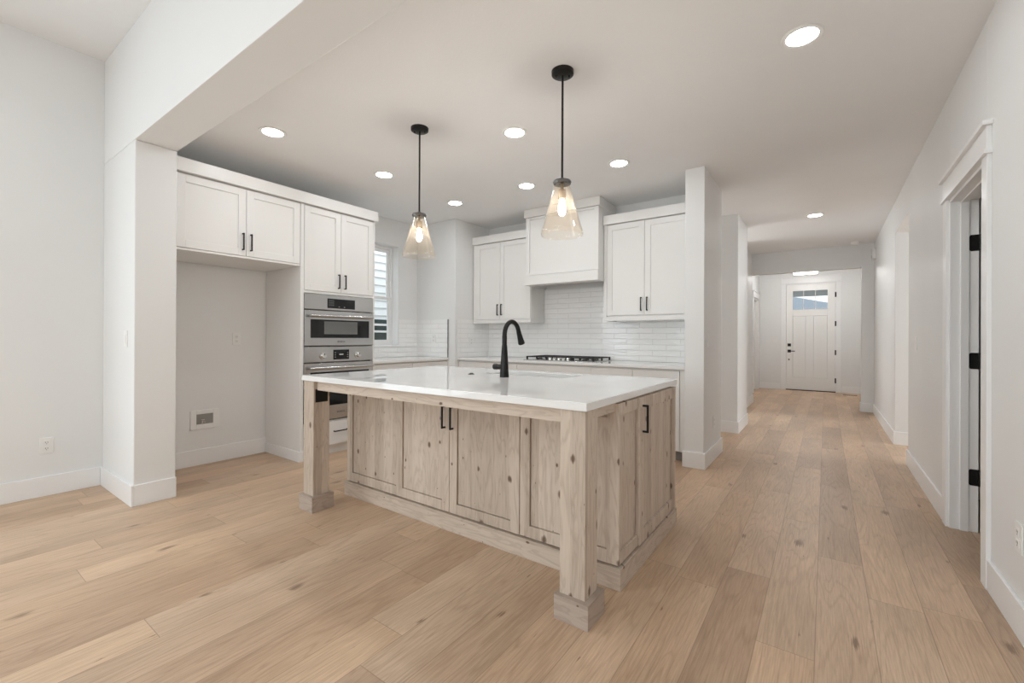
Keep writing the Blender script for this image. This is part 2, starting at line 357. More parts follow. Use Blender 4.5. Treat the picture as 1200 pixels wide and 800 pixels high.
# ------------------------------------------------------------------ mesh helpers
class MB:
    def __init__(s):
        s.bm = bmesh.new()

    def box(s, x0, x1, y0, y1, z0, z1):
        x0, x1 = min(x0, x1), max(x0, x1); y0, y1 = min(y0, y1), max(y0, y1); z0, z1 = min(z0, z1), max(z0, z1)
        v = [s.bm.verts.new(c) for c in ((x0, y0, z0), (x1, y0, z0), (x1, y1, z0), (x0, y1, z0),
                                         (x0, y0, z1), (x1, y0, z1), (x1, y1, z1), (x0, y1, z1))]
        for f in ((0, 3, 2, 1), (4, 5, 6, 7), (0, 1, 5, 4), (1, 2, 6, 5), (2, 3, 7, 6), (3, 0, 4, 7)):
            s.bm.faces.new([v[i] for i in f])
        return s

    def prism(s, pts, vec):
        """planar polygon pts extruded by vec"""
        a = [s.bm.verts.new(p) for p in pts]; b = [s.bm.verts.new(Vector(p) + Vector(vec)) for p in pts]
        k = len(pts)
        s.bm.faces.new(a[::-1]); s.bm.faces.new(b)
        for i in range(k):
            s.bm.faces.new((a[i], a[(i + 1) % k], b[(i + 1) % k], b[i]))
        return s

    def ring_tube(s, pts, radii, seg=14, cap=True):
        pts = [Vector(p) for p in pts]
        if isinstance(radii, (int, float)):
            radii = [radii] * len(pts)
        rings = []; prev = None
        for i, p in enumerate(pts):
            t = (pts[min(i + 1, len(pts) - 1)] - pts[max(i - 1, 0)]).normalized()
            if prev is None:
                u = t.orthogonal().normalized()
            else:
                u = (prev - t * prev.dot(t)).normalized()
            prev = u; w = t.cross(u)
            rings.append([s.bm.verts.new(p + (u * math.cos(2 * math.pi * k / seg) + w * math.sin(2 * math.pi * k / seg)) * radii[i]) for k in range(seg)])
        for a, b in zip(rings, rings[1:]):
            for k in range(seg):
                s.bm.faces.new((a[k], a[(k + 1) % seg], b[(k + 1) % seg], b[k]))
        if cap:
            s.bm.faces.new(rings[0][::-1]); s.bm.faces.new(rings[-1])
        return s

    def lathe(s, c, prof, seg=32, close=False):
        """profile [(r,z)] turned about the vertical axis through c"""
        rings = []
        for r, z in prof:
            if r < 1e-6:
                rings.append([s.bm.verts.new((c[0], c[1], c[2] + z))])
            else:
                rings.append([s.bm.verts.new((c[0] + r * math.cos(2 * math.pi * k / seg), c[1] + r * math.sin(2 * math.pi * k / seg), c[2] + z)) for k in range(seg)])
        pairs = list(zip(rings, rings[1:])) + ([(rings[-1], rings[0])] if close else [])
        for a, b in pairs:
            for k in range(seg):
                k2 = (k + 1) % seg
                if len(a) == 1 and len(b) == 1:
                    continue
                if len(a) == 1:
                    s.bm.faces.new((a[0], b[k2], b[k]))
                elif len(b) == 1:
                    s.bm.faces.new((a[k], a[k2], b[0]))
                else:
                    s.bm.faces.new((a[k], a[k2], b[k2], b[k]))
        return s

    def disc_axis(s, c, axis, r, h, seg=20):
        a = Vector(axis).normalized()
        c = Vector(c)
        return s.ring_tube([c, c + a * h], r, seg)

    def slab_hole(s, x0, x1, y0, y1, hx0, hx1, hy0, hy1, z0, z1):
        xs, ys = (x0, hx0, hx1, x1), (y0, hy0, hy1, y1)
        t = {(i, j): s.bm.verts.new((xs[i], ys[j], z1)) for i in range(4) for j in range(4)}
        b = {(i, j): s.bm.verts.new((xs[i], ys[j], z0)) for i in range(4) for j in range(4)}
        for i in range(3):
            for j in range(3):
                if (i, j) == (1, 1):
                    continue
                s.bm.faces.new((t[i, j], t[i + 1, j], t[i + 1, j + 1], t[i, j + 1]))
                s.bm.faces.new((b[i, j + 1], b[i + 1, j + 1], b[i + 1, j], b[i, j]))
        out = [(0, 0), (1, 0), (2, 0), (3, 0), (3, 1), (3, 2), (3, 3), (2, 3), (1, 3), (0, 3), (0, 2), (0, 1)]
        for k in range(12):
            p, q = out[k], out[(k + 1) % 12]
            s.bm.faces.new((b[p], b[q], t[q], t[p]))
        hole = [(1, 1), (1, 2), (2, 2), (2, 1)]
        for k in range(4):
            p, q = hole[k], hole[(k + 1) % 4]
            s.bm.faces.new((b[p], b[q], t[q], t[p]))
        return s

    def build(s, name, mat, parent=None, bevel=0.0, smooth=True, seg=2):
        bmesh.ops.recalc_face_normals(s.bm, faces=s.bm.faces[:])
        me = bpy.data.meshes.new(name)
        if parent is not None:
            root = parent
            while root.parent is not None:
                root = root.parent
            off = Vector(root.location)
        else:
            zs = [v.co.z for v in s.bm.verts]; xs = [v.co.x for v in s.bm.verts]; ys = [v.co.y for v in s.bm.verts]
            off = Vector(((min(xs) + max(xs)) / 2, (min(ys) + max(ys)) / 2, min(zs)))
        for v in s.bm.verts:
            v.co -= off
        s.bm.to_mesh(me); s.bm.free()
        me.materials.append(mat)
        if smooth:
            me.shade_smooth(); me.set_sharp_from_angle(angle=math.radians(35))
        o = bpy.data.objects.new(name, me); COL.objects.link(o)
        if parent is not None:
            o.parent = parent
        else:
            o.location = off
        if bevel:
            b = o.modifiers.new('bevel', 'BEVEL'); b.width = bevel; b.segments = seg; b.harden_normals = True; b.limit_method = 'ANGLE'; b.angle_limit = math.radians(40)
        return o


def thing(name, label, cat, loc, group=None):
    o = bpy.data.objects.new(name, None); COL.objects.link(o)
    o.location = loc; o.empty_display_size = 0.1
    o['label'] = label; o['category'] = cat
    if group:
        o['group'] = group
    return o


def tag(o, label, cat, group=None):
    o['label'] = label; o['category'] = cat
    if group:
        o['group'] = group
    return o


def struct(o):
    o['kind'] = 'structure'
    return o


def dup(root, loc, label):
    r = root.copy(); COL.objects.link(r); r.location = loc; r['label'] = label
    for ch in list(root.children):
        c = ch.copy(); COL.objects.link(c); c.parent = r
        for g in list(ch.children):
            d = g.copy(); COL.objects.link(d); d.parent = c
    return r


def sbox(name, mat, *b, bevel=0.0):
    return struct(MB().box(*b).build(name, mat, bevel=bevel))


def wbox(mb, face, base, u0, u1, v0, v1, w0, w1):
    """box given along a wall: u along it, v up, w out of it"""
    if face == '+x':
        mb.box(base + w0, base + w1, u0, u1, v0, v1)
    elif face == '-x':
        mb.box(base - w1, base - w0, u0, u1, v0, v1)
    elif face == '-y':
        mb.box(u0, u1, base - w1, base - w0, v0, v1)
    elif face == '+y':
        mb.box(u0, u1, base + w0, base + w1, v0, v1)
    return mb


def handle(face, base, u, v, length, parent, vertical=True, name='handle', out=0.032, t=0.011):
    """square black bar pull standing off the face"""
    mb = MB()
    h = length / 2
    if vertical:
        wbox(mb, face, base, u - t / 2, u + t / 2, v - h, v + h, out - t, out)
        wbox(mb, face, base, u - t / 2, u + t / 2, v - h, v - h + t, 0, out - t / 2)
        wbox(mb, face, base, u - t / 2, u + t / 2, v + h - t, v + h, 0, out - t / 2)
    else:
        wbox(mb, face, base, u - h, u + h, v - t / 2, v + t / 2, out - t, out)
        wbox(mb, face, base, u - h, u - h + t, v - t / 2, v + t / 2, 0, out - t / 2)
        wbox(mb, face, base, u + h - t, u + h, v - t / 2, v + t / 2, 0, out - t / 2)
    return mb.build(name, M['black'], parent, bevel=0.0025)


def shaker(face, base, u0, u1, v0, v1, parent, mat, name='door', st=0.06, rec=0.009, t=0.02, stiles=(1, 1), rails=(1, 1), groove=0.0):
    """shaker front: frame of stiles and rails round a recessed panel"""
    mb = MB()
    a = u0 + (st if stiles[0] else 0); b = u1 - (st if stiles[1] else 0)
    c = v0 + (st if rails[0] else 0); d = v1 - (st if rails[1] else 0)
    if stiles[0]:
        wbox(mb, face, base, u0, a, v0, v1, 0, t)
    if stiles[1]:
        wbox(mb, face, base, b, u1, v0, v1, 0, t)
    if rails[0]:
        wbox(mb, face, base, a, b, v0, c, 0, t)
    if rails[1]:
        wbox(mb, face, base, a, b, d, v1, 0, t)
    if groove:
        wbox(mb, face, base, a, b, c, d, 0, 0.002)
        wbox(mb, face, base, a + groove, b - groove, c + groove, d - groove, 0.002, t - rec)
    else:
        wbox(mb, face, base, a, b, c, d, 0, t - rec)
    return mb.build(name, mat, parent, bevel=0.0012)


# ------------------------------------------------------------------ room shell
CH, LCH = 2.74, 3.363          # kitchen and living room ceiling heights
LX, RX = -4.68, 0.636          # left and right wall planes
BX = -3.90                     # end of the wing wall
YB = 4.957                     # kitchen back wall

fl = MB().box(-5.0, 3.8, -7.0, 12.25, -0.1, 0.0).build('floor', M['floor']); struct(fl)

mb = MB()
mb.box(LX - 0.18, LX, -6.7, -3.0, 0, LCH); mb.box(LX - 0.18, LX, -0.4, 3.20, 0, LCH)
mb.box(LX - 0.18, LX, -3.0, -0.4, 2.5, LCH); mb.box(LX - 0.18, LX, -3.0, -0.4, 0, 0.2)
mb.box(LX - 0.18, LX, 3.20, 3.92, 0, 1.05); mb.box(LX - 0.18, LX, 3.20, 3.92, 2.40, CH)
mb.box(LX - 0.18, LX, 3.92, 5.1, 0, CH)
struct(mb.build('wall_left', M['wall']))
mb = MB(); mb.box(LX, BX, 0.955, 1.200, 0, 2.545); struct(mb.build('wall_wing', M['wall'], bevel=0.008))
mb = MB(); mb.box(LX, RX + 0.2, 0.955, 1.200, 2.545, LCH); struct(mb.build('wall_header', M['wall'], bevel=0.004))
mb = MB()
mb.box(LX - 0.2, 3.7, 1.200, 12.3, CH, CH + 0.15); struct(mb.build('ceiling', M['ceiling']))
mb = MB(); mb.box(LX - 0.2, 1.0, -6.9, 1.05, LCH, LCH + 0.12); struct(mb.build('ceiling_living', M['ceiling']))

sbox('wall_pantry', M['wall'], LX, -3.955, 4.255, 5.03, 0, CH, bevel=0.004)
sbox('wall_back', M['wall'], -3.955, -1.06, YB, 5.03, 0, CH)
sbox('wall_kitchen_end', M['wall'], -1.06, -0.891, 4.23, 5.03, 0, CH, bevel=0.006)
sbox('wall_hall_left', M['wall'], -3.1, -0.891, 6.094, 6.90, 0, CH, bevel=0.006)
sbox('wall_hall_left_far', M['wall'], -1.28, -1.108, 7.95, 9.161, 0, CH, bevel=0.004)
mb = MB()
mb.box(-1.28, -1.108, 9.161, 9.29, 0, CH); mb.box(-1.108, 0.476, 9.161, 9.29, 2.355, CH); mb.box(0.476, RX, 9.161, 9.29, 0, CH)
struct(mb.build('wall_entry_header', M['wall'], bevel=0.004))
mb = MB()
mb.box(-1.42, -1.296, 9.29, 10.95, 0, CH); mb.box(-1.42, -1.296, 10.95, 11.78, 2.06, CH); mb.box(-1.42, -1.296, 11.78, 12.105, 0, CH)
mb.box(-1.42, -1.28, 9.17, 9.29, 0, CH)
struct(mb.build('wall_entry_left', M['wall']))
mb = MB()
mb.box(-1.42, -0.757, 12.105, 12.25, 0, CH); mb.box(0.184, 0.76, 12.105, 12.25, 0, CH); mb.box(-0.757, 0.184, 12.105, 12.25, 2.443, CH)
struct(mb.build('wall_front', M['wall']))
mb = MB()
mb.box(RX, RX + 0.125, -6.7, 3.08, 0, LCH); mb.box(RX, RX + 0.125, 3.08, 3.862, 2.05, CH)
mb.box(RX, RX + 0.125, 3.862, 5.542, 0, CH); mb.box(RX, RX + 0.125, 5.542, 6.536, 2.379, CH); mb.box(RX, RX + 0.125, 6.536, 12.105, 0, CH)
struct(mb.build('wall_right', M['wall'], bevel=0.003))
# rear wall of the living room with three tall window openings
mb = MB()
for a, b in ((LX, -4.35), (-3.05, -2.75), (-1.45, -1.15), (0.15, RX + 0.125)):
    mb.box(a, b, -6.7, -6.55, 0, LCH)
for a, b in ((-4.35, -3.05), (-2.75, -1.45), (-1.15, 0.15)):
    mb.box(a, b, -6.7, -6.55, 0, 0.5); mb.box(a, b, -6.7, -6.55, 2.8, LCH)
struct(mb.build('wall_rear', M['wall']))
# shells of the rooms seen through the openings
mb = MB()
mb.box(3.6, 3.7, 2.0, 9.2, 0, CH); mb.box(RX + 0.125, 3.7, 9.1, 9.2, 0, CH); mb.box(RX + 0.125, 3.7, 1.9, 2.0, 0, CH)
mb.box(RX + 0.125, 3.7, 4.65, 4.75, 0, CH)
struct(mb.build('wall_side_rooms', M['wall']))
mb = MB()
mb.box(-3.3, -3.2, 5.03, 9.0, 0, CH); mb.box(-3.2, -1.28, 8.9, 9.0, 0, CH)
struct(mb.build('wall_hall_rooms', M['wall']))


def base_run(name, boxes):
    mb = MB()
    for b in boxes:
        mb.box(*b)
    return struct(mb.build(name, M['trim'], bevel=0.003))


BH, BT = 0.145, 0.015
base_run('baseboard_left', [(LX, LX + BT, -6.5, 0.955 - BT, 0, BH)])
base_run('baseboard_wing', [(LX, BX + BT, 0.955 - BT, 0.955, 0, BH), (BX, BX + BT, 0.955, 1.200, 0, BH)])
base_run('baseboard_fridge_nook', [(LX, LX + BT, 1.200, 2.205, 0, BH)])
base_run('baseboard_kitchen_end', [(-1.06 - BT, -0.891 + BT, 4.23 - BT, 4.23, 0, BH), (-0.891, -0.891 + BT, 4.23, 5.03 + BT, 0, BH),
                                   (-2.9, -0.891, 5.03, 5.03 + BT, 0, BH)])
base_run('baseboard_hall_left', [(-2.9, -0.891 + BT, 6.094 - BT, 6.094, 0, BH), (-0.891, -0.891 + BT, 6.094, 6.90, 0, BH)])
base_run('baseboard_hall_left_far', [(-1.108, -1.108 + BT, 7.95, 9.29, 0, BH)])
base_run('baseboard_right', [(RX - BT, RX, -6.5, 2.992, 0, BH), (RX - BT, RX, 3.950, 5.542, 0, BH)])
base_run('baseboard_right_far', [(RX - BT, RX, 6.536 - BT, 9.161, 0, BH), (RX, RX + 0.125, 6.536 - BT, 6.536, 0, BH)])
base_run('baseboard_entry', [(0.476 - BT, RX - BT, 9.161 - BT, 9.161, 0, BH), (0.476 - BT, 0.476, 9.161, 9.29, 0, BH),
                             (-1.296, -0.862, 12.09, 12.105, 0, BH), (0.289, RX, 12.09, 12.105, 0, BH),
                             (RX - BT, RX, 9.29, 12.09, 0, BH), (-1.296, -1.281, 9.29, 10.86, 0, BH)])


def casing(name, face, base, u0, u1, z1, w=0.088, hh=0.115):
    """craftsman casing: two legs, bead, head board and cap"""
    mb = MB()
    wbox(mb, face, base, u0 - w, u0, 0, z1, 0, 0.018); wbox(mb, face, base, u1, u1 + w, 0, z1, 0, 0.018)
    wbox(mb, face, base, u0 - w - 0.012, u1 + w + 0.012, z1, z1 + 0.018, 0, 0.03)
    wbox(mb, face, base, u0 - w, u1 + w, z1 + 0.018, z1 + 0.018 + hh, 0, 0.02)
    wbox(mb, face, base, u0 - w - 0.02, u1 + w + 0.02, z1 + 0.018 + hh, z1 + 0.04 + hh, 0, 0.038)
    return struct(mb.build(name, M['trim'], bevel=0.002))


# right hand door: casing, jamb with stop, leaf swung open into the side room
casing('trim_1', '-x', RX, 3.08, 3.862, 2.06)
mb = MB()
mb.box(RX - 0.002, RX + 0.127, 3.08, 3.098, 0, 2.05); mb.box(RX - 0.002, RX + 0.127, 3.844, 3.862, 0, 2.05); mb.box(RX - 0.002, RX + 0.127, 3.08, 3.862, 2.042, 2.062)
mb.box(RX + 0.045, RX + 0.082, 3.832, 3.844, 0, 2.042); mb.box(RX + 0.045, RX + 0.082, 3.098, 3.11, 0, 2.042); mb.box(RX + 0.045, RX + 0.082, 3.098, 3.844, 2.030, 2.042)
struct(mb.build('trim_2', M['trim'], bevel=0.0015))
d1 = MB()
d1.box(RX + 0.132, RX + 0.88, 3.800, 3.835, 0.012, 2.03)
d1 = struct(d1.build('door_1', M['door'], bevel=0.002))
for zc in (1.775, 1.050, 0.335):
    mb = MB()
    r = 0.010; hx0, hx1, hz0, hz1 = RX + 0.084, RX + 0.126, zc - 0.05, zc + 0.05
    mb.prism([(hx1, 3.842, hz0), (hx1, 3.842, hz1), (hx0 + r, 3.842, hz1), (hx0 + 0.3 * r, 3.842, hz1 - 0.3 * r), (hx0, 3.842, hz1 - r),
              (hx0, 3.842, hz0 + r), (hx0 + 0.3 * r, 3.842, hz0 + 0.3 * r), (hx0 + r, 3.842, hz0)], (0, 0.0018, 0))
    mb.disc_axis((RX + 0.130, 3.838, zc - 0.05), (0, 0, 1), 0.007, 0.10, 12)
    mb.build('hinge', M['black'], d1)

# entry side door
casing('trim_3', '+x', -1.296, 10.95, 11.78, 2.10)
shell = MB().box(-1.40, -1.365, 10.955, 11.775, 0.01, 2.06)
shaker_faces = ((10.955, 11.775, 0.01, 1.0), (10.955, 11.775, 1.0, 2.06))
d3 = struct(shell.build('door_3', M['door'], bevel=0.002))
shaker('+x', -1.365, 10.96, 11.77, 0.02, 1.02, d3, M['door'], 'door_panel', 0.11, 0.008, 0.014)
shaker('+x', -1.365, 10.96, 11.77, 1.03, 2.05, d3, M['door'], 'door_panel', 0.11, 0.008, 0.014)

# ------------------------------------------------------------------ front door
casing('trim_4', '-y', 12.105, -0.757, 0.184, 2.46, 0.095, 0.13)
fd = MB()
FX0, FX1, FY, FZ1 = -0.747, 0.174, 12.09, 2.432
LIT = ((-0.622, -0.42), (-0.408, -0.195), (-0.183, 0.033))   # three lites
LZ0, LZ1 = 1.862, 2.290
def fb(u0, u1, v0, v1, w0=0.0, w1=0.045):
    fd.box(u0, u1, FY + w0, FY + w1, v0, v1)
fb(FX0, -0.622, 0.02, FZ1); fb(0.033, FX1, 0.02, FZ1)
fb(-0.622, 0.033, LZ1, FZ1); fb(-0.622, 0.033, 1.715, LZ0)
fb(-0.42, -0.408, LZ0, LZ1); fb(-0.195, -0.183, LZ0, LZ1)
fb(-0.622, 0.033, 0.02, 0.30); fb(-0.372, -0.222, 0.30, 1.715)
fb(-0.618, -0.376, 0.304, 1.711, 0.016); fb(-0.218, 0.029, 0.304, 1.711, 0.016); fb(-0.622, 0.033, 0.30, 1.715, 0.030)
fdo = struct(fd.build('door_2', M['door'], bevel=0.003))
for a, b in LIT:
    MB().box(a, b, FY + 0.018, FY + 0.024, LZ0, LZ1).build('pane', M['pane'], fdo)
for zc in (2.172, 1.528, 0.885, 0.260):
    mb = MB(); mb.disc_axis((0.181, FY - 0.008, zc - 0.055), (0, 0, 1), 0.010, 0.11, 10); mb.box(0.165, 0.195, FY - 0.003, FY, zc - 0.055, zc + 0.055)
    mb.build('hinge', M['black'], fdo)
mb = MB(); mb.box(-0.722, -0.656, FY - 0.02, FY, 1.011, 1.077); mb.box(-0.705, -0.673, FY - 0.034, FY - 0.02, 1.04, 1.05); mb.build('deadbolt', M['black'], fdo, bevel=0.002)
mb = MB(); mb.box(-0.722, -0.656, FY - 0.014, FY, 0.868, 0.934); mb.disc_axis((-0.689, FY - 0.014, 0.902), (0, -1, 0), 0.011, 0.04); mb.box(-0.70, -0.575, FY - 0.062, FY - 0.047, 0.893, 0.911)
mb.build('lever_handle', M['black'], fdo, bevel=0.002)
mb = MB(); mb.disc_axis((-0.695, FY, 0.705), (0, -1, 0), 0.016, 0.01); mb.build('door_viewer', M['black'], fdo)
sbox('trim_5', M['gap'], -0.757, 0.184, 12.07, 12.2, 0.0, 0.019)
mb = MB(); mb.box(-0.757, -0.749, 12.08, 12.2, 0, 2.443); mb.box(0.176, 0.184, 12.1, 12.2, 0, 2.443); mb.box(-0.757, 0.184, 12.1, 12.2, 2.434, 2.443)
struct(mb.build('trim_6', M['trim']))

# ------------------------------------------------------------------ kitchen window (left wall)
WY0, WY1, WZ0, WZ1, WXF = 3.20, 3.92, 1.075, 2.40, -4.80
mb = MB()
mb.box(WXF - 0.05, WXF, WY0, WY0 + 0.035, WZ0, WZ1); mb.box(WXF - 0.05, WXF, WY1 - 0.035, WY1, WZ0, WZ1)
mb.box(WXF - 0.05, WXF, WY0 + 0.035, WY1 - 0.035, WZ1 - 0.04, WZ1); mb.box(WXF - 0.05, WXF, WY0 + 0.035, WY1 - 0.035, WZ0, WZ0 + 0.03)
w1 = struct(mb.build('window_1', M['vinyl'], bevel=0.002))
for nm, z0, z1, dx in (('upper_sash', 1.685, WZ1 - 0.04, -0.029), ('lower_sash', WZ0 + 0.03, 1.725, -0.008)):
    mb = MB(); a, b = WY0 + 0.035, WY1 - 0.035
    x0, x1 = WXF + dx - 0.02, WXF + dx
    mb.box(x0, x1, a, a + 0.04, z0, z1); mb.box(x0, x1, b - 0.04, b, z0, z1); mb.box(x0, x1, a + 0.04, b - 0.04, z0, z0 + 0.04); mb.box(x0, x1, a + 0.04, b - 0.04, z1 - 0.04, z1)
    sa = mb.build(nm, M['vinyl'], w1, bevel=0.002)
    MB().box(x0 + 0.008, x0 + 0.012, a + 0.04, b - 0.04, z0 + 0.04, z1 - 0.04).build('pane', M['pane'], sa)
MB().box(WXF, LX + 0.018, WY0 - 0.0, WY1 + 0.0, 1.05, 1.075).build('window_sill', M['trim'], w1, bevel=0.003)
mb = MB(); mb.box(WXF + 0.001, LX + 0.001, WY1 - 0.006, WY1 - 0.001, 1.076, WZ1 - 0.001); mb.box(WXF + 0.001, LX + 0.001, WY0 + 0.001, WY0 + 0.006, 1.076, WZ1 - 0.001); mb.box(WXF + 0.001, LX + 0.001, WY0 + 0.006, WY1 - 0.006, WZ1 - 0.006, WZ1 - 0.001)
mb.build('window_frame', M['trim'], w1)

# living room windows behind the camera
k = 2
for a, b in ((-4.35, -3.05), (-2.75, -1.45), (-1.15, 0.15)):
    mb = MB()
    mb.box(a, a + 0.05, -6.62, -6.56, 0.5, 2.8); mb.box(b - 0.05, b, -6.62, -6.56, 0.5, 2.8); mb.box(a, b, -6.62, -6.56, 0.5, 0.55); mb.box(a, b, -6.62, -6.56, 2.75, 2.8)
    mb.box(a, b, -6.62, -6.56, 2.1, 2.15)
    struct(mb.build('window_%d' % k, M['vinyl'])); k += 1
mb = MB()
for y in (-3.0, -1.73, -0.45):
    mb.box(LX - 0.1, LX - 0.03, y, y + 0.05, 0.2, 2.5)
mb.box(LX - 0.1, LX - 0.03, -3.0, -0.4, 0.2, 0.27); mb.box(LX - 0.1, LX - 0.03, -3.0, -0.4, 2.43, 2.5)
struct(mb.build('window_5', M['vinyl']))

# ------------------------------------------------------------------ kitchen island
IX0, IX1, IY0, IY1 = -2.92, -0.785, 1.985, 2.880
isl = thing('kitchen_island', 'washed knotty alder kitchen island with square legs standing on the oak floor', 'island', (-1.86, 2.30, 0))
MB().box(IX0, IX1 - 0.02, IY0 + 0.0, IY1, 0.10, 0.655).box(IX0, IX1 - 0.02, IY0, IY0 + 0.02, 0.65, 0.88).box(IX0, IX1 - 0.02, IY1 - 0.02, IY1, 0.65, 0.88).box(IX0, IX0 + 0.02, IY0, IY1, 0.65, 0.88).box(IX1 - 0.04, IX1 - 0.02, IY0, IY1, 0.65, 0.88).build('cabinet_body', M['alder'], isl, bevel=0.001)
MB().box(-2.938, -0.772, 1.957, 2.90, 0, 0.103).build('plinth', M['alder_h'], isl, bevel=0.003)
FB = IY0
dz0, dz1 = 0.112, 0.872
shaker('-y', FB, -2.918, -2.364, dz0, dz1, isl, M['alder'], 'end_panel', 0.062, stiles=(1, 0), t=0.018, groove=0.0035)
shaker('-y', FB, -0.785 - 0.562, -0.785, dz0, dz1, isl, M['alder'], 'end_panel', 0.062, t=0.018, groove=0.0035)
dl = shaker('-y', FB, -2.360, -1.872, dz0, dz1, isl, M['alder'], 'door', 0.060, groove=0.0035)
dr = shaker('-y', FB, -1.868, -1.351, dz0, dz1, isl, M['alder'], 'door', 0.060, groove=0.0035)
handle('-y', FB - 0.02, -1.908, 0.692, 0.14, dl)
handle('-y', FB - 0.02, -1.840, 0.692, 0.14, dr)
# right side: fixed panel and a pull-out door with its handle
SB = IX1 - 0.02
shaker('+x', SB, IY0 + 0.001, 2.218, dz0, dz1, isl, M['alder'], 'side_panel', 0.055, t=0.02, stiles=(0, 0), rec=0.012, groove=0.0035)
sd = shaker('+x', SB, 2.222, IY1, dz0, dz1, isl, M['alder'], 'pullout_door', 0.065, t=0.03, rec=0.012, groove=0.0035)
handle('+x', SB + 0.03, 2.262, 0.762, 0.145, sd)
for lx0, lx1 in ((-2.934, -2.812), (-0.916, -0.797)):
    lg = MB().box(lx0, lx1, 1.637, 1.755, 0.09, 0.88).build('leg', M['alder'], isl, bevel=0.003)
    MB().box(lx0 - 0.014, lx1 + 0.026, 1.613, 1.775, 0, 0.103).build('leg_base', M['leg_base'], lg, bevel=0.002)
MB().box(-2.812, -0.916, 1.660, 1.680, 0.818, 0.88).build('apron', M['alder_h'], isl, bevel=0.001)
for x in (-2.905, -0.825):
    MB().box(x, x + 0.02, 1.755, IY0, 0.836, 0.88).build('apron', M['alder_h'], isl, bevel=0.001)
op = MB().box(-2.812, -2.806, 1.648, 1.738, 0.735, 0.825).build('outlet_plate', M['black'], isl, bevel=0.002)
op['label'] = 'black outlet plate on the left leg'

SX0, SX1, SY0, SY1 = -2.075, -1.405, 2.55, 2.835
wt = MB().slab_hole(-2.945, -0.787, 1.625, 2.955, SX0, SX1, SY0, SY1, 0.88, 0.915).build('island_worktop', M['quartz'], bevel=0.003)
tag(wt, 'thick white quartz worktop covering the wooden island, with sink cutout', 'worktop')
mb = MB()
g = 0.012
mb.box(SX0 - g, SX0, SY0 - g, SY1 + g, 0.67, 0.879); mb.box(SX1, SX1 + g, SY0 - g, SY1 + g, 0.67, 0.879)
mb.box(SX0, SX1, SY0 - g, SY0, 0.67, 0.879); mb.box(SX0, SX1, SY1, SY1 + g, 0.67, 0.879)
mb.box(SX0 - g, SX1 + g, SY0 - g, SY1 + g, 0.658, 0.67)
snk = thing('undermount_sink', 'steel undermount sink set into the island worktop behind the black faucet', 'sink', (-1.74, 2.665, 0.66))
mb.build('basin', M['steel_v'], snk, bevel=0.002)
MB().lathe((-1.74, 2.665, 0.67), ((0, 0.004), (0.04, 0.004), (0.045, 0.0)), 24).build('drain', M['chrome'], snk)

# faucet
fa = thing('kitchen_faucet', 'matte black gooseneck faucet on the island worktop', 'faucet', (-1.758, 2.376, 0.915))
fx, fy = -1.758, 2.376
MB().lathe((fx, fy, 0.915), ((0, 0), (0.031, 0.0), (0.031, 0.004), (0.028, 0.05), (0.024, 0.12), (0.0195, 0.19), (0.0175, 0.215), (0, 0.215)), 28).build('body', M['black'], fa)
pts = [(fx, fy, 1.12), (fx, fy, 1.19)]
R = 0.085
for i in range(0, 17):
    a = math.radians(180 - i * 10.2)
    pts.append((fx, fy + R + R * math.cos(a), 1.195 + R * math.sin(a) * 1.12))
MB().ring_tube(pts, [0.0165] * 2 + [0.0155] * 17, 18).build('spout', M['black'], fa)
e = Vector(pts[-1]); t = (Vector(pts[-1]) - Vector(pts[-2])).normalized(); t = (t + Vector((0, 0.08, 0))).normalized()
MB().ring_tube([e - t * 0.005, e + t * 0.01, e + t * 0.05, e + t * 0.088, e + t * 0.094], [0.0160, 0.017, 0.020, 0.0245, 0.022], 20).build('spray_head', M['black'], fa)
mb = MB(); mb.ring_tube([(fx - 0.02, fy, 0.983), (fx - 0.058, fy, 0.983)], 0.019, 20); mb.ring_tube([(fx - 0.058, fy, 0.983), (fx - 0.062, fy, 0.983), (fx - 0.085, fy, 0.983), (fx - 0.089, fy, 0.983)], [0.018, 0.021, 0.021, 0.018], 20)
mb.build('lever', M['black'], fa)
bt = thing('disposal_button', 'small black disposal button on the island worktop left of the faucet', 'button', (-2.085, 2.416, 0.915))
MB().lathe((-2.085, 2.416, 0.915), ((0, 0.004), (0.022, 0.004), (0.024, 0.0)), 24).build('flange', M['black'], bt)
MB().lathe((-2.085, 2.416, 0.919), ((0, 0.006), (0.012, 0.006), (0.013, 0.0)), 20).build('button_cap', M['gun'], bt)

# ------------------------------------------------------------------ tall cabinets on the left wall
LC = LX + 0.003      # cabinet backs, just clear of the wall
YC = YB - 0.003
TX = -4.02           # door faces stand at TX
CX = TX - 0.02       # carcass fronts
fc = thing('fridge_cabinet', 'wide white two-door cabinet high over the empty fridge nook', 'cabinet', (-4.35, 1.70, 1.845))
mb = MB(); mb.box(LC, CX, 1.205, 2.200, 1.845, 2.440); mb.box(CX, CX + 0.018, 1.205, 1.228, 1.845, 2.440); mb.box(CX, CX + 0.016, 1.228, 2.2, 1.845, 1.862)
mb.build('carcass', M['cab'], fc, bevel=0.001)
a = shaker('+x', CX, 1.232, 1.726, 1.865, 2.432, fc, M['cab'], 'door')
b = shaker('+x', CX, 1.730, 2.198, 1.865, 2.432, fc, M['cab'], 'door')
handle('+x', TX, 1.698, 1.982, 0.145, a); handle('+x', TX, 1.762, 1.982, 0.145, b)

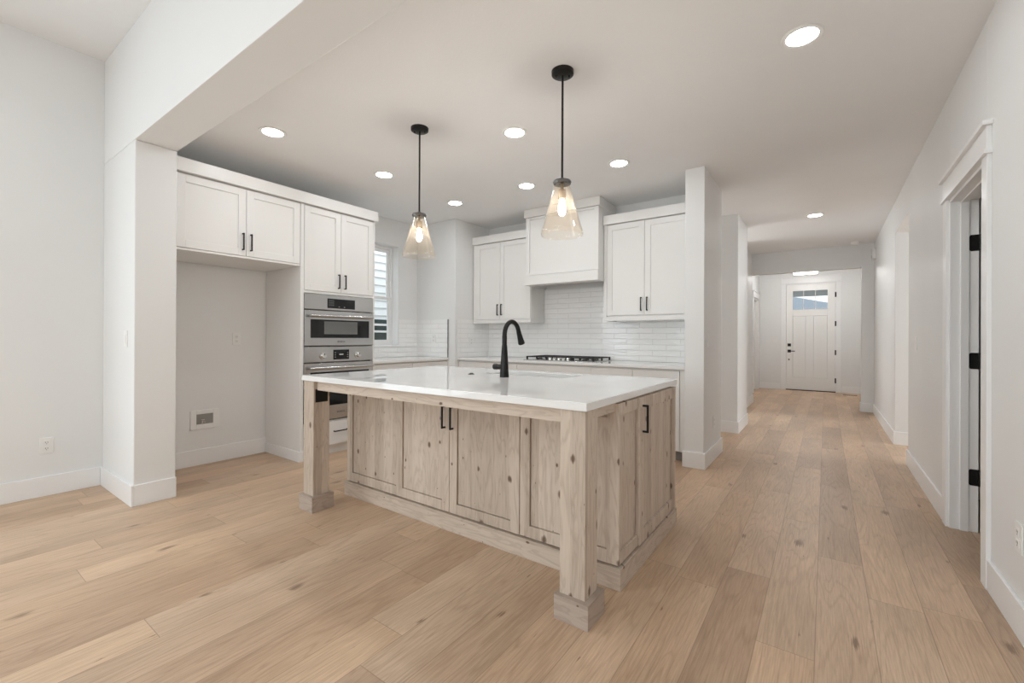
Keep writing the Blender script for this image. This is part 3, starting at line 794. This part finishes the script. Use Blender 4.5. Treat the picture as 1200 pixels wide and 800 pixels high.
ot = thing('oven_tower', 'tall white cabinet tower built round the two stacked steel ovens', 'cabinet', (-4.35, 2.62, 0))
mb = MB()
mb.box(LC, CX + 0.018, 2.205, 2.238, 0.0, 2.440); mb.box(LC, CX + 0.018, 3.018, 3.040, 0.10, 2.440)
mb.box(LC, LC + 0.02, 2.238, 3.018, 0.1, 2.440)
mb.box(LC, CX, 2.238, 3.018, 1.605, 2.440); mb.box(LC, CX, 2.238, 3.018, 0.10, 0.345)
mb.box(LC, CX + 0.016, 2.238, 3.018, 1.602, 1.622)
mb.build('carcass', M['cab'], ot, bevel=0.001)
MB().box(LC, CX + 0.026, 2.196, 2.205, 0, 0.098).box(CX + 0.018, CX + 0.026, 2.205, 2.24, 0, 0.098).build('base_trim', M['trim'], ot, bevel=0.001)
MB().box(LC, CX - 0.05, 2.238, 3.04, 0, 0.10).build('toe_kick', M['cab'], ot)
a = shaker('+x', CX, 2.242, 2.626, 1.628, 2.432, ot, M['cab'], 'door')
b = shaker('+x', CX, 2.630, 3.016, 1.628, 2.432, ot, M['cab'], 'door')
handle('+x', TX, 2.597, 1.738, 0.145, a); handle('+x', TX, 2.669, 1.738, 0.145, b)
a = MB().box(CX, TX, 2.242, 3.016, 0.105, 0.335).build('drawer', M['cab'], ot, bevel=0.0015)
handle('+x', TX, 2.630, 0.235, 0.16, a, vertical=False)
cr = MB().box(LC, TX + 0.03, 1.205, 3.062, 2.442, 2.545).build('crown_molding', M['cab'], bevel=0.002)
tag(cr, 'flat white crown board along the top of the tall left wall cabinets', 'molding')


def text_mesh(txt, size, name, mat, parent, loc, ax_u, ax_v):
    cu = bpy.data.curves.new(name, 'FONT'); cu.body = txt; cu.size = size; cu.align_x = 'CENTER'; cu.align_y = 'CENTER'; cu.extrude = 0.0005
    o = bpy.data.objects.new(name + '_tmp', cu); COL.objects.link(o)
    dg = bpy.context.evaluated_depsgraph_get(); me = bpy.data.meshes.new_from_object(o.evaluated_get(dg))
    bpy.data.objects.remove(o); bpy.data.curves.remove(cu)
    u, v = Vector(ax_u), Vector(ax_v); w = u.cross(v)
    root = parent
    while root.parent is not None:
        root = root.parent
    for vt in me.vertices:
        c = vt.co.copy(); vt.co = Vector(loc) + u * c.x + v * c.y + w * c.z - Vector(root.location)
    me.materials.clear(); me.materials.append(mat); me.name = name
    o = bpy.data.objects.new(name, me); COL.objects.link(o); o.parent = parent
    return o


OX = TX + 0.004   # face of oven trims
AU, AV = (0, 1, 0), (0, 0, 1)
mw = thing('built_in_microwave', 'upper steel oven with a wide black display, built into the tall white tower', 'oven', (-4.2, 2.628, 1.090))
MB().box(LC + 0.06, OX - 0.02, 2.262, 2.994, 1.092, 1.596).build('housing', M['gun'], mw)
MB().box(CX + 0.018, OX, 2.242, 3.014, 1.448, 1.597).build('control_panel', M['steel'], mw, bevel=0.002)
dp = MB().box(OX - 0.001, OX + 0.002, 2.478, 2.788, 1.466, 1.562).build('display', M['display'], mw)
for i in range(3):
    for j in range(3):
        MB().box(OX + 0.002, OX + 0.0026, 2.497 + j * 0.02, 2.505 + j * 0.02, 1.495 + i * 0.022, 1.500 + i * 0.022).build('display_mark', M['print'], dp)
for y in (2.60, 2.66):
    MB().box(OX + 0.002, OX + 0.0026, y, y + 0.012, 1.480, 1.485).build('display_mark', M['print'], dp)
md = MB(); md.box(CX + 0.018, OX + 0.006, 2.242, 3.014, 1.094, 1.436); md = md.build('door', M['steel'], mw, bevel=0.002)
MB().box(OX + 0.005, OX + 0.008, 2.300, 2.960, 1.170, 1.350).build('door_glass', M['oven_glass'], md, bevel=0.001)
MB().box(OX + 0.008, OX + 0.009, 2.440, 2.815, 1.207, 1.334).build('door_window', M['oven_cavity'], md)
mb = MB(); mb.ring_tube([(OX + 0.045, 2.275, 1.385), (OX + 0.045, 2.98, 1.385)], 0.014, 16)
for y in (2.30, 2.955):
    mb.ring_tube([(OX + 0.004, y, 1.385), (OX + 0.045, y, 1.385)], 0.009, 12)
mb.build('handle', M['steel'], md)
text_mesh('BOSCH', 0.026, 'logo', M['logo'], md, (OX + 0.0065, 2.628, 1.132), AU, AV)

wo = thing('wall_oven', 'lower steel wall oven with two round knobs, under the upper oven in the tower', 'oven', (-4.2, 2.628, 0.345))
MB().box(LC + 0.06, OX - 0.02, 2.262, 2.994, 0.347, 1.082).build('housing', M['gun'], wo)
MB().box(CX + 0.018, OX, 2.242, 3.014, 0.934, 1.084).build('control_panel', M['steel'], wo, bevel=0.002)
dp = MB().box(OX - 0.001, OX + 0.002, 2.545, 2.722, 0.953, 1.052).build('display', M['display'], wo)
MB().box(OX + 0.002, OX + 0.0026, 2.61, 2.655, 0.998, 1.010).build('display_mark', M['print'], dp)
for i in range(3):
    for y in (2.56, 2.70):
        MB().box(OX + 0.002, OX + 0.0026, y, y + 0.01, 0.975 + i * 0.022, 0.980 + i * 0.022).build('display_mark', M['print'], dp)
for y in (2.432, 2.828):
    kb = MB().ring_tube([(OX, y, 0.994), (OX + 0.006, y, 0.994), (OX + 0.007, y, 0.994), (OX + 0.03, y, 0.994), (OX + 0.033, y, 0.994)], [0.036, 0.036, 0.028, 0.024, 0.021], 28).build('knob', M['chrome'], wo)
    MB().box(OX + 0.0332, OX + 0.034, y - 0.0025, y + 0.0025, 1.000, 1.015).build('knob_mark', M['slot'], kb)
md = MB(); md.box(CX + 0.018, OX + 0.006, 2.242, 3.014, 0.362, 0.922); md = md.build('door', M['steel'], wo, bevel=0.002)
MB().box(OX + 0.005, OX + 0.008, 2.300, 2.960, 0.500, 0.836).build('door_glass', M['oven_glass'], md, bevel=0.001)
mb = MB(); mb.ring_tube([(OX + 0.05, 2.275, 0.876), (OX + 0.05, 2.98, 0.876)], 0.014, 16)
for y in (2.30, 2.955):
    mb.ring_tube([(OX + 0.004, y, 0.876), (OX + 0.05, y, 0.876)], 0.009, 12)
mb.build('handle', M['steel'], md)
text_mesh('BOSCH', 0.026, 'logo', M['logo'], md, (OX + 0.0065, 2.628, 0.425), AU, AV)


# ------------------------------------------------------------------ left counter under the window
def drawer_stack(root, face, base, u0, u1, zs, hname='handle'):
    for z0, z1 in zs:
        d = MB(); wbox(d, face, base, u0 + 0.002, u1 - 0.002, z0, z1, 0, 0.02); d = d.build('drawer', M['cab'], root, bevel=0.0015)
        handle(face, base + (0.02 if face == '+x' else -0.02), (u0 + u1) / 2, (z0 + z1) / 2 - 0.015, 0.16, d, vertical=False)


for y0, y1, lab in ((3.044, 3.645, 'white base cabinet under the window counter, next to the oven tower'),
                    (3.645, 4.252, 'white base cabinet in the corner under the left counter end')):
    c = thing('base_cabinet', lab, 'cabinet', (-4.38, (y0 + y1) / 2, 0), 'base cabinets under the window counter')
    MB().box(LC, -4.105, y0, y1, 0.10, 0.884).build('carcass', M['cab'], c, bevel=0.001)
    MB().box(LC, -4.16, y0, y1, 0, 0.10).build('toe_kick', M['cab'], c)
    d = MB(); wbox(d, '+x', -4.105, y0 + 0.002, y1 - 0.002, 0.70, 0.868, 0, 0.02); d = d.build('drawer', M['cab'], c, bevel=0.0015)
    handle('+x', -4.085, (y0 + y1) / 2, 0.775, 0.16, d, vertical=False)
    d = shaker('+x', -4.105, y0 + 0.002, y1 - 0.002, 0.105, 0.695, c, M['cab'], 'door')
    handle('+x', -4.085, y1 - 0.035, 0.58, 0.145, d)
w2 = MB().box(LC, -4.062, 3.044, 4.252, 0.885, 0.915).build('window_worktop', M['quartz'], bevel=0.002)
tag(w2, 'short white worktop running under the kitchen window beside the ovens', 'worktop')

bs = thing('window_backsplash', 'white tile backsplash round the corner by the kitchen window, with dark edge trim', 'backsplash', (-4.4, 4.2, 0.916))
MB().box(LC, LC + 0.010, 3.044, 4.252, 0.916, 1.048).box(LC, LC + 0.010, 3.922, 4.252, 1.05, 1.42).build('tile_field', M['tile_y'], bs)
MB().box(LC + 0.010, -4.079, 4.242, 4.252, 0.916, 1.42).build('tile_field', M['tile_x'], bs)
e1 = MB().box(-4.079, -4.073, 4.240, 4.252, 0.916, 1.42).build('edge_trim', M['gun'], bs)

# ------------------------------------------------------------------ back wall run
CYF = 4.33
units = (
    (-3.950, -3.512, 'white base cabinet under the back counter, leftmost beside the pantry wall'),
    (-3.512, -3.020, 'white base cabinet under the back counter, left of the cooktop'),
    (-3.020, -2.054, 'wide white base cabinet directly under the gas cooktop'),
    (-2.054, -1.592, 'white base cabinet under the back counter, right of the cooktop'),
    (-1.592, -1.066, 'white three-drawer base cabinet at the wall end right of the island'))
for i, (x0, x1, lab) in enumerate(units):
    c = thing('base_cabinet', lab, 'cabinet', ((x0 + x1) / 2, 4.62, 0), 'base cabinets along the back wall')
    MB().box(x0, x1, CYF + 0.02, YC, 0.10, 0.884).build('carcass', M['cab'], c, bevel=0.001)
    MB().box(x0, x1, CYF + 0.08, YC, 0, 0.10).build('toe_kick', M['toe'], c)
    if i == 4:
        mb = MB(); wbox(mb, '-y', CYF + 0.02, -1.128, -1.066, 0.10, 0.884, 0, 0.014); mb.build('filler_strip', M['cab'], c, bevel=0.001)
        drawer_stack(c, '-y', CYF + 0.02, x0, -1.130, ((0.105, 0.402), (0.408, 0.674), (0.680, 0.866)))
    elif i in (1, 3):
        drawer_stack(c, '-y', CYF + 0.02, x0, x1, ((0.105, 0.402), (0.408, 0.674), (0.680, 0.866)))
    else:
        d = MB(); wbox(d, '-y', CYF + 0.02, x0 + 0.002, x1 - 0.002, 0.680, 0.866, 0, 0.02); d = d.build('drawer', M['cab'], c, bevel=0.0015)
        if i == 0:
            handle('-y', CYF, (x0 + x1) / 2, 0.74, 0.16, d, vertical=False)
        mid = (x0 + x1) / 2
        d = shaker('-y', CYF + 0.02, x0 + 0.002, mid - 0.001, 0.105, 0.674, c, M['cab'], 'door'); handle('-y', CYF, mid - 0.035, 0.57, 0.145, d)
        d = shaker('-y', CYF + 0.02, mid + 0.001, x1 - 0.002, 0.105, 0.674, c, M['cab'], 'door'); handle('-y', CYF, mid + 0.035, 0.57, 0.145, d)
w3 = MB().box(-3.953, -1.063, 4.303, YC, 0.886, 0.916).build('back_worktop', M['quartz'], bevel=0.002)
tag(w3, 'long white worktop along the back wall carrying the gas cooktop', 'worktop')

bb = thing('cooktop_backsplash', 'glossy white subway tile backsplash across the back wall behind the cooktop', 'backsplash', (-2.5, 4.95, 0.917))
MB().box(-3.943, -1.063, YC - 0.010, YC, 0.917, 1.80).build('tile_field', M['tile_x'], bb)
MB().box(-3.953, -3.943, 4.303, YC, 0.917, 1.42).build('tile_field', M['tile_y'], bb)

# upper cabinets
UB, UD = 4.622, 4.602
ul = thing('upper_cabinet', 'white two-door wall cabinet left of the range hood', 'cabinet', (-3.48, 4.79, 1.37), 'back wall upper cabinets')
mb = MB(); mb.box(-3.940, -3.004, UB, YC - 0.013, 1.395, 2.440); mb.box(-3.940, -3.893, UB - 0.016, UB, 1.372, 2.440)
mb.box(-3.893, -3.004, UB - 0.016, UB, 1.372, 1.418); mb.box(-3.022, -3.004, UB + 0.001, YC - 0.013, 1.373, 1.395)
mb.build('carcass', M['cab'], ul, bevel=0.001)
a = shaker('-y', UB, -3.890, -3.485, 1.422, 2.434, ul, M['cab']); b = shaker('-y', UB, -3.481, -3.008, 1.422, 2.434, ul, M['cab'])
handle('-y', UD, -3.514, 1.546, 0.145, a); handle('-y', UD, -3.451, 1.546, 0.145, b)
MB().box(-3.950, -3.012, UD - 0.02, YC, 2.442, 2.543).build('crown', M['cab'], ul, bevel=0.002)
ur = thing('upper_cabinet', 'white two-door wall cabinet right of the range hood', 'cabinet', (-1.55, 4.79, 1.37), 'back wall upper cabinets')
mb = MB(); mb.box(-2.026, -1.066, UB, YC - 0.013, 1.395, 2.440); mb.box(-2.026, -1.992, UB - 0.016, UB, 1.372, 2.440)
mb.box(-1.992, -1.066, UB - 0.016, UB, 1.372, 1.418); mb.box(-2.026, -2.008, UB + 0.001, YC - 0.013, 1.373, 1.395)
mb.build('carcass', M['cab'], ur, bevel=0.001)
a = shaker('-y', UB, -1.988, -1.567, 1.432, 2.434, ur, M['cab']); b = shaker('-y', UB, -1.563, -1.100, 1.432, 2.434, ur, M['cab'])
handle('-y', UD, -1.597, 1.546, 0.145, a); handle('-y', UD, -1.533, 1.546, 0.145, b)
MB().box(-2.026, -1.066, UD - 0.02, YC, 2.442, 2.543).build('crown', M['cab'], ur, bevel=0.002)

# range hood
hd = thing('range_hood', 'white panelled range hood box reaching the ceiling above the cooktop', 'hood', (-2.515, 4.72, 1.82))
mb = MB(); mb.box(-2.990, -2.032, 4.49, YC - 0.013, 1.90, 2.70)
wbox(mb, '-y', 4.49, -2.990, -2.940, 1.938, 2.636, 0, 0.018); wbox(mb, '-y', 4.49, -2.082, -2.032, 1.938, 2.636, 0, 0.018)
wbox(mb, '-y', 4.49, -2.940, -2.082, 1.938, 1.965, 0, 0.018); wbox(mb, '-y', 4.49, -2.940, -2.082, 2.615, 2.636, 0, 0.018)
mb.build('hood_box', M['cab'], hd, bevel=0.0015)
MB().box(-3.000, -2.030, 4.458, 4.60, 1.820, 1.932).box(-3.000, -2.975, 4.60, YB - 0.012, 1.82, 1.932).box(-2.056, -2.030, 4.60, YB - 0.012, 1.82, 1.932).build('bottom_trim', M['cab'], hd, bevel=0.002)
MB().box(-3.008, -2.014, 4.458, 4.60, 2.642, 2.739).box(-3.0, -2.027, 4.60, YC, 2.642, 2.739).build('crown', M['cab'], hd, bevel=0.002)
MB().box(-2.90, -2.13, 4.61, 4.90, 1.872, 1.90).build('vent_liner', M['steel'], hd, bevel=0.003)
for x0, x1 in ((-2.86, -2.53), (-2.50, -2.17)):
    mb = MB()
    for i in range(11):
        mb.box(x0 + i * 0.03, x0 + i * 0.03 + 0.018, 4.66, 4.86, 1.866, 1.872)
    mb.build('filter', M['gun'], hd)

# ------------------------------------------------------------------ gas cooktop
ct = thing('gas_cooktop', 'steel gas cooktop with black cast iron grates on the back worktop', 'cooktop', (-2.50, 4.62, 0.916))
KX0, KX1, KY0, KY1 = -2.955, -2.045, 4.37, 4.88
MB().box(KX0, KX1, KY0, KY1, 0.9165, 0.924).build('pan', M['steel'], ct, bevel=0.003)
for x, y, r in ((-2.80, 4.50, 0.040), (-2.80, 4.76, 0.034), (-2.50, 4.68, 0.055), (-2.20, 4.50, 0.034), (-2.20, 4.76, 0.040)):
    bu = MB().lathe((x, y, 0.924), ((0, 0.012), (r, 0.012), (r * 1.15, 0.0)), 24).build('burner', M['gun'], ct)
    MB().lathe((x, y, 0.936), ((0, 0.008), (r * 0.75, 0.008), (r * 0.82, 0.0)), 24).build('burner_cap', M['iron'], bu)
for x0, x1 in ((-2.935, -2.660), (-2.645, -2.355), (-2.340, -2.065)):
    mb = MB()
    y0, y1 = (4.43, 4.865)
    if x0 == -2.645:
        y0 = 4.51
    zt, zb, w = 0.962, 0.950, 0.006
    for x in (x0, x1):
        mb.box(x - w, x + w, y0, y1, zb, zt)
    for y in (y0, y1):
        mb.box(x0, x1, y - w, y + w, zb, zt)
    xm = (x0 + x1) / 2
    n = 5
    for i in range(1, n):
        x = x0 + (x1 - x0) * i / n
        mb.box(x - w * 0.8, x + w * 0.8, y0, y1, zb, zt)
    ym = (y0 + y1) / 2
    mb.box(x0, x1, ym - w, ym + w, zb, zt)
    for x in (x0, x1):
        for y in (y0, ym, y1):
            mb.box(x - 0.009, x + 0.009, y - 0.009, y + 0.009, 0.924, zt)
    mb.build('grate', M['iron'], ct, bevel=0.0015)
for i in range(5):
    x = -2.62 + i * 0.06
    kb = MB().lathe((x, 4.435, 0.924), ((0, 0.030), (0.017, 0.030), (0.020, 0.026), (0.022, 0.0)), 20).build('knob', M['chrome'], ct)

# ------------------------------------------------------------------ ceiling lights
rl = thing('recessed_light', 'recessed ceiling light nearest the camera, at the upper right by the corridor wall', 'ceiling light', (-0.103, 2.705, CH), 'recessed ceiling lights')
MB().lathe((-0.103, 2.705, CH), ((0.095, 0.0), (0.095, -0.004), (0.090, -0.008), (0.072, -0.006), (0.070, 0.0)), 40, close=True).build('trim_ring', M['plastic'], rl)
MB().lathe((-0.103, 2.705, CH), ((0.071, -0.001), (0.071, -0.004), (0.0, -0.004)), 36).build('lens', M['lens'], rl)
for x, y, lab in ((-1.928, 2.722, 'recessed ceiling light over the island, between the two hanging pendants'),
                  (-3.437, 1.661, 'recessed ceiling light in front of the fridge cabinet'),
                  (-3.455, 2.712, 'recessed ceiling light in front of the oven tower'),
                  (-3.500, 3.755, 'recessed ceiling light near the pantry wall corner, leftmost of the back row'),
                  (-2.502, 3.748, 'recessed ceiling light in front of the range hood'),
                  (-1.505, 3.735, 'recessed ceiling light in front of the right upper cabinet'),
                  (-0.114, 6.709, 'recessed ceiling light far down the corridor ceiling')):
    dup(rl, (x, y, CH), lab)

PX, PY = -1.258, 2.260
pd = thing('pendant_light', 'larger nearer glass pendant hanging over the faucet end of the island', 'pendant light', (PX, PY, CH), 'island pendants')
cn = MB().lathe((PX, PY, CH), ((0, -0.026), (0.055, -0.026), (0.064, -0.020), (0.065, 0.0), (0, 0)), 36).build('canopy', M['black'], pd)
for a in (0.6, 0.6 + math.pi):
    MB().lathe((PX + 0.038 * math.cos(a), PY + 0.038 * math.sin(a), CH - 0.026), ((0, -0.010), (0.005, -0.010), (0.006, 0.0)), 12).build('screw', M['black'], cn)
MB().ring_tube([(PX, PY, CH - 0.02), (PX, PY, 2.09)], 0.0065, 12).build('rod', M['black'], pd)
MB().lathe((PX, PY, 2.080), ((0, 0.034), (0.012, 0.034), (0.014, 0.022), (0.050, 0.018), (0.054, 0.010), (0.050, -0.002), (0, -0.002)), 36).build('shade_cap', M['gun'], pd)
so = MB().lathe((PX, PY, 2.078), ((0, 0), (0.009, 0), (0.009, -0.03), (0.022, -0.034), (0.024, -0.085), (0.020, -0.09), (0, -0.09)), 24).build('socket', M['bronze'], pd)
MB().lathe((PX, PY, 1.988), ((0, 0.004), (0.011, 0.0), (0.013, -0.012), (0.021, -0.045), (0.0225, -0.06), (0.018, -0.08), (0.008, -0.092), (0, -0.094)), 20).build('bulb', M['bulb'], so)
gp = ((0.044, 2.076), (0.047, 2.062), (0.058, 2.020), (0.085, 1.925), (0.108, 1.845), (0.120, 1.808), (0.124, 1.790), (0.1205, 1.778))
outer = [(r, z - 2.0) for r, z in gp]; inner = [(r - 0.003, z - 2.0) for r, z in gp][::-1]
MB().lathe((PX, PY, 2.0), outer + inner, 48, close=True).build('glass_shade', M['amber'], pd)
dup(pd, (-2.470, 2.262, CH), 'smaller-looking farther glass pendant over the oven end of the island')

el = thing('flush_ceiling_light', 'bright rectangular ceiling light in the entry before the front door', 'ceiling light', (-0.34, 10.7, CH))
MB().box(-0.46, -0.22, 10.62, 10.78, 2.71, CH).box(-0.37, -0.31, 10.67, 10.73, 2.65, 2.715).build('mount_plate', M['plastic'], el, bevel=0.003)
MB().box(-0.54, -0.14, 10.60, 10.80, 2.505, 2.65).build('diffuser', M['entry_lens'], el, bevel=0.006)


# ------------------------------------------------------------------ outlets, switches and small fittings
def wall_plate(name, label, cat, face, base, u, v, kind, group=None, w=0.072, h=0.118):
    loc = {'+x': (base, u, v - h / 2), '-x': (base, u, v - h / 2), '-y': (u, base, v - h / 2)}[face]
    t = thing(name, label, cat, loc, group)
    mb = MB(); wbox(mb, face, base, u - w / 2, u + w / 2, v - h / 2, v + h / 2, 0, 0.006); mb.build('plate', M['plastic'], t, bevel=0.002)
    if kind == 'outlet':
        for dz in (-0.022, 0.022):
            mb = MB(); wbox(mb, face, base, u - 0.017, u + 0.017, v + dz - 0.015, v + dz + 0.015, 0.006, 0.0085); s = mb.build('socket', M['plastic'], t, bevel=0.003)
            mb = MB()
            for du in (-0.007, 0.005):
                wbox(mb, face, base, u + du, u + du + 0.0025, v + dz - 0.002, v + dz + 0.008, 0.0085, 0.009)
            wbox(mb, face, base, u - 0.002, u + 0.002, v + dz - 0.010, v + dz - 0.006, 0.0085, 0.009)
            mb.build('slot', M['slot'], s)
    else:
        k = 2 if kind == 'double' else 1
        for i in range(k):
            c = u + (i - (k - 1) / 2) * 0.046
            mb = MB(); wbox(mb, face, base, c - 0.016, c + 0.016, v - 0.033, v + 0.033, 0.006, 0.010); mb.build('rocker', M['plastic'], t, bevel=0.002)
    return t


wall_plate('wall_outlet', 'white outlet low on the living room left wall beside the wing wall', 'outlet', '+x', LX, 0.645, 0.369, 'outlet')
wall_plate('light_switch', 'white rocker switch on the front of the wing wall left of the fridge nook', 'switch', '-y', 0.955, -4.075, 1.159, 'switch')
wall_plate('wall_outlet', 'white outlet at mid height inside the empty fridge nook', 'outlet', '+x', LX, 1.926, 1.156, 'outlet')
wall_plate('wall_outlet', 'white outlet on the tiles right of the kitchen window', 'outlet', '-y', 4.242, -4.33, 1.16, 'outlet')
wall_plate('wall_outlet', 'white outlet on the side tiles under the left upper cabinet', 'outlet', '+x', -3.943, 4.56, 1.13, 'outlet')
wall_plate('light_switch', 'white rocker switch on the corridor side of the kitchen end wall', 'switch', '+x', -0.891, 4.376, 1.161, 'switch')
wall_plate('wall_outlet', 'white outlet low on the corridor side of the kitchen end wall', 'outlet', '+x', -0.891, 4.650, 0.365, 'outlet')
wall_plate('wall_outlet', 'white outlet low on the right wall nearest the camera', 'outlet', '-x', RX, 2.615, 0.387, 'outlet')
wall_plate('light_switch', 'white switch on the right wall between the black-hinged door and the opening', 'switch', '-x', RX, 5.09, 1.149, 'switch')
wall_plate('light_switch', 'white double switch on the entry wall left of the front door', 'switch', '-y', 12.105, -0.972, 1.161, 'double', None, 0.118, 0.118)

wb_ = thing('water_supply_box', 'white recessed water supply box low inside the fridge nook', 'water box', (LX, 1.66, 0.32))
mb = MB()
by0, by1, bz0, bz1 = 1.545, 1.775, 0.328, 0.502
iy0, iy1, iz0, iz1 = 1.592, 1.728, 0.372, 0.465
mb.box(LX, LX + 0.010, by0, iy0, bz0, bz1); mb.box(LX, LX + 0.010, iy1, by1, bz0, bz1); mb.box(LX, LX + 0.010, iy0, iy1, bz0, iz0); mb.box(LX, LX + 0.010, iy0, iy1, iz1, bz1)
mb.build('frame', M['plastic'], wb_, bevel=0.002)
MB().box(LX, LX + 0.0015, iy0, iy1, iz0, iz1).build('recess', paint('box_recess', (0.30, 0.30, 0.28), 0.6), wb_)
mb = MB(); mb.ring_tube([(LX + 0.012, 1.640, iz0 + 0.001), (LX + 0.012, 1.640, iz0 + 0.035)], 0.007, 12); mb.ring_tube([(LX + 0.012, 1.626, iz0 + 0.04), (LX + 0.012, 1.656, iz0 + 0.04)], 0.006, 12)
mb.ring_tube([(LX + 0.012, 1.640, iz0 + 0.020), (LX + 0.012, 1.662, iz0 + 0.016)], 0.0055, 12)
mb.build('valve', M['chrome'], wb_)

sm = thing('smoke_detector', 'round white smoke detector on the corridor ceiling before the entry header', 'smoke detector', (0.39, 8.95, CH))
MB().lathe((0.39, 8.95, CH), ((0, -0.036), (0.045, -0.036), (0.058, -0.026), (0.062, -0.008), (0.068, -0.008), (0.068, 0.0), (0, 0)), 32).build('detector_body', M['plastic'], sm)
MB().lathe((0.39, 8.95, CH - 0.036), ((0, -0.003), (0.012, -0.003), (0.014, 0)), 16).build('test_button', M['plastic'], sm)
ch = thing('door_chime', 'small white chime box high on the right wall at the entry header', 'chime', (RX, 8.92, 2.44))
MB().box(RX - 0.05, RX, 8.83, 9.01, 2.44, 2.60).build('housing', M['plastic'], ch, bevel=0.006)
MB().box(RX - 0.052, RX - 0.05, 8.86, 8.98, 2.46, 2.50).build('grille', M['print'], ch)
fv = thing('floor_register', 'small brown floor register on the floor right of the front door', 'floor vent', (0.42, 11.75, 0))
mb = MB(); mb.box(0.30, 0.54, 11.62, 11.74, 0, 0.004); mb.build('frame', M['vent'], fv, bevel=0.001)
mb = MB()
for i in range(10):
    mb.box(0.315 + i * 0.022, 0.325 + i * 0.022, 11.635, 11.725, 0.004, 0.0055)
mb.build('louvers', M['slot'], fv)

# ------------------------------------------------------------------ outdoors
sbox('ground_outside', M['ground'], -40, 40, -30, 60, -0.35, -0.15)
nh = thing('neighbour_house', 'pale lap-sided house wall seen through the kitchen window', 'house', (-7.4, 5.5, -0.15))
mb = MB()
z = -0.15
while z < 5.5:
    mb.prism([(-7.0, 1.0, z), (-7.0 - 0.0, 1.0, z), (-7.022, 1.0, z + 0.146), (-7.3, 1.0, z + 0.146), (-7.3, 1.0, z)][1:], (0, 9.0, 0))
    z += 0.146
mb.build('siding', M['siding'], nh, smooth=False)
wf = MB(); wf.box(-7.0, -6.96, 4.8, 4.88, 0.55, 1.55); wf.box(-7.0, -6.96, 6.9, 6.98, 0.55, 1.55)
wf.box(-7.0, -6.955, 4.8, 6.98, 1.40, 1.44); wf.box(-7.0, -6.955, 4.8, 6.98, 1.27, 1.31); wf.box(-7.0, -6.955, 4.8, 6.98, 0.50, 0.56)
wf = wf.build('window_frame', M['vinyl'], nh)
MB().box(-7.01, -6.985, 4.86, 6.92, 0.55, 1.52).build('window_glass', M['dark_pane'], wf)

h2 = thing('house_across', 'grey shingled roof of a house outside, seen through the front door lites', 'house', (-3, 30, -0.15))
MB().box(-11, 6, 30, 38, -0.15, 1.2).build('walls', M['siding'], h2)
MB().prism([(-12, 29.5, 1.2), (7.5, 29.5, 1.2), (7.5, 29.5, 1.35), (-2.6, 29.5, 3.85), (-12, 29.5, 1.45)], (0, 9, 0)).build('roof', M['roof'], h2, smooth=False)
sbox('ceiling_porch', M['soffit'], -3, 3, 12.3, 17.0, 2.55, 2.70)
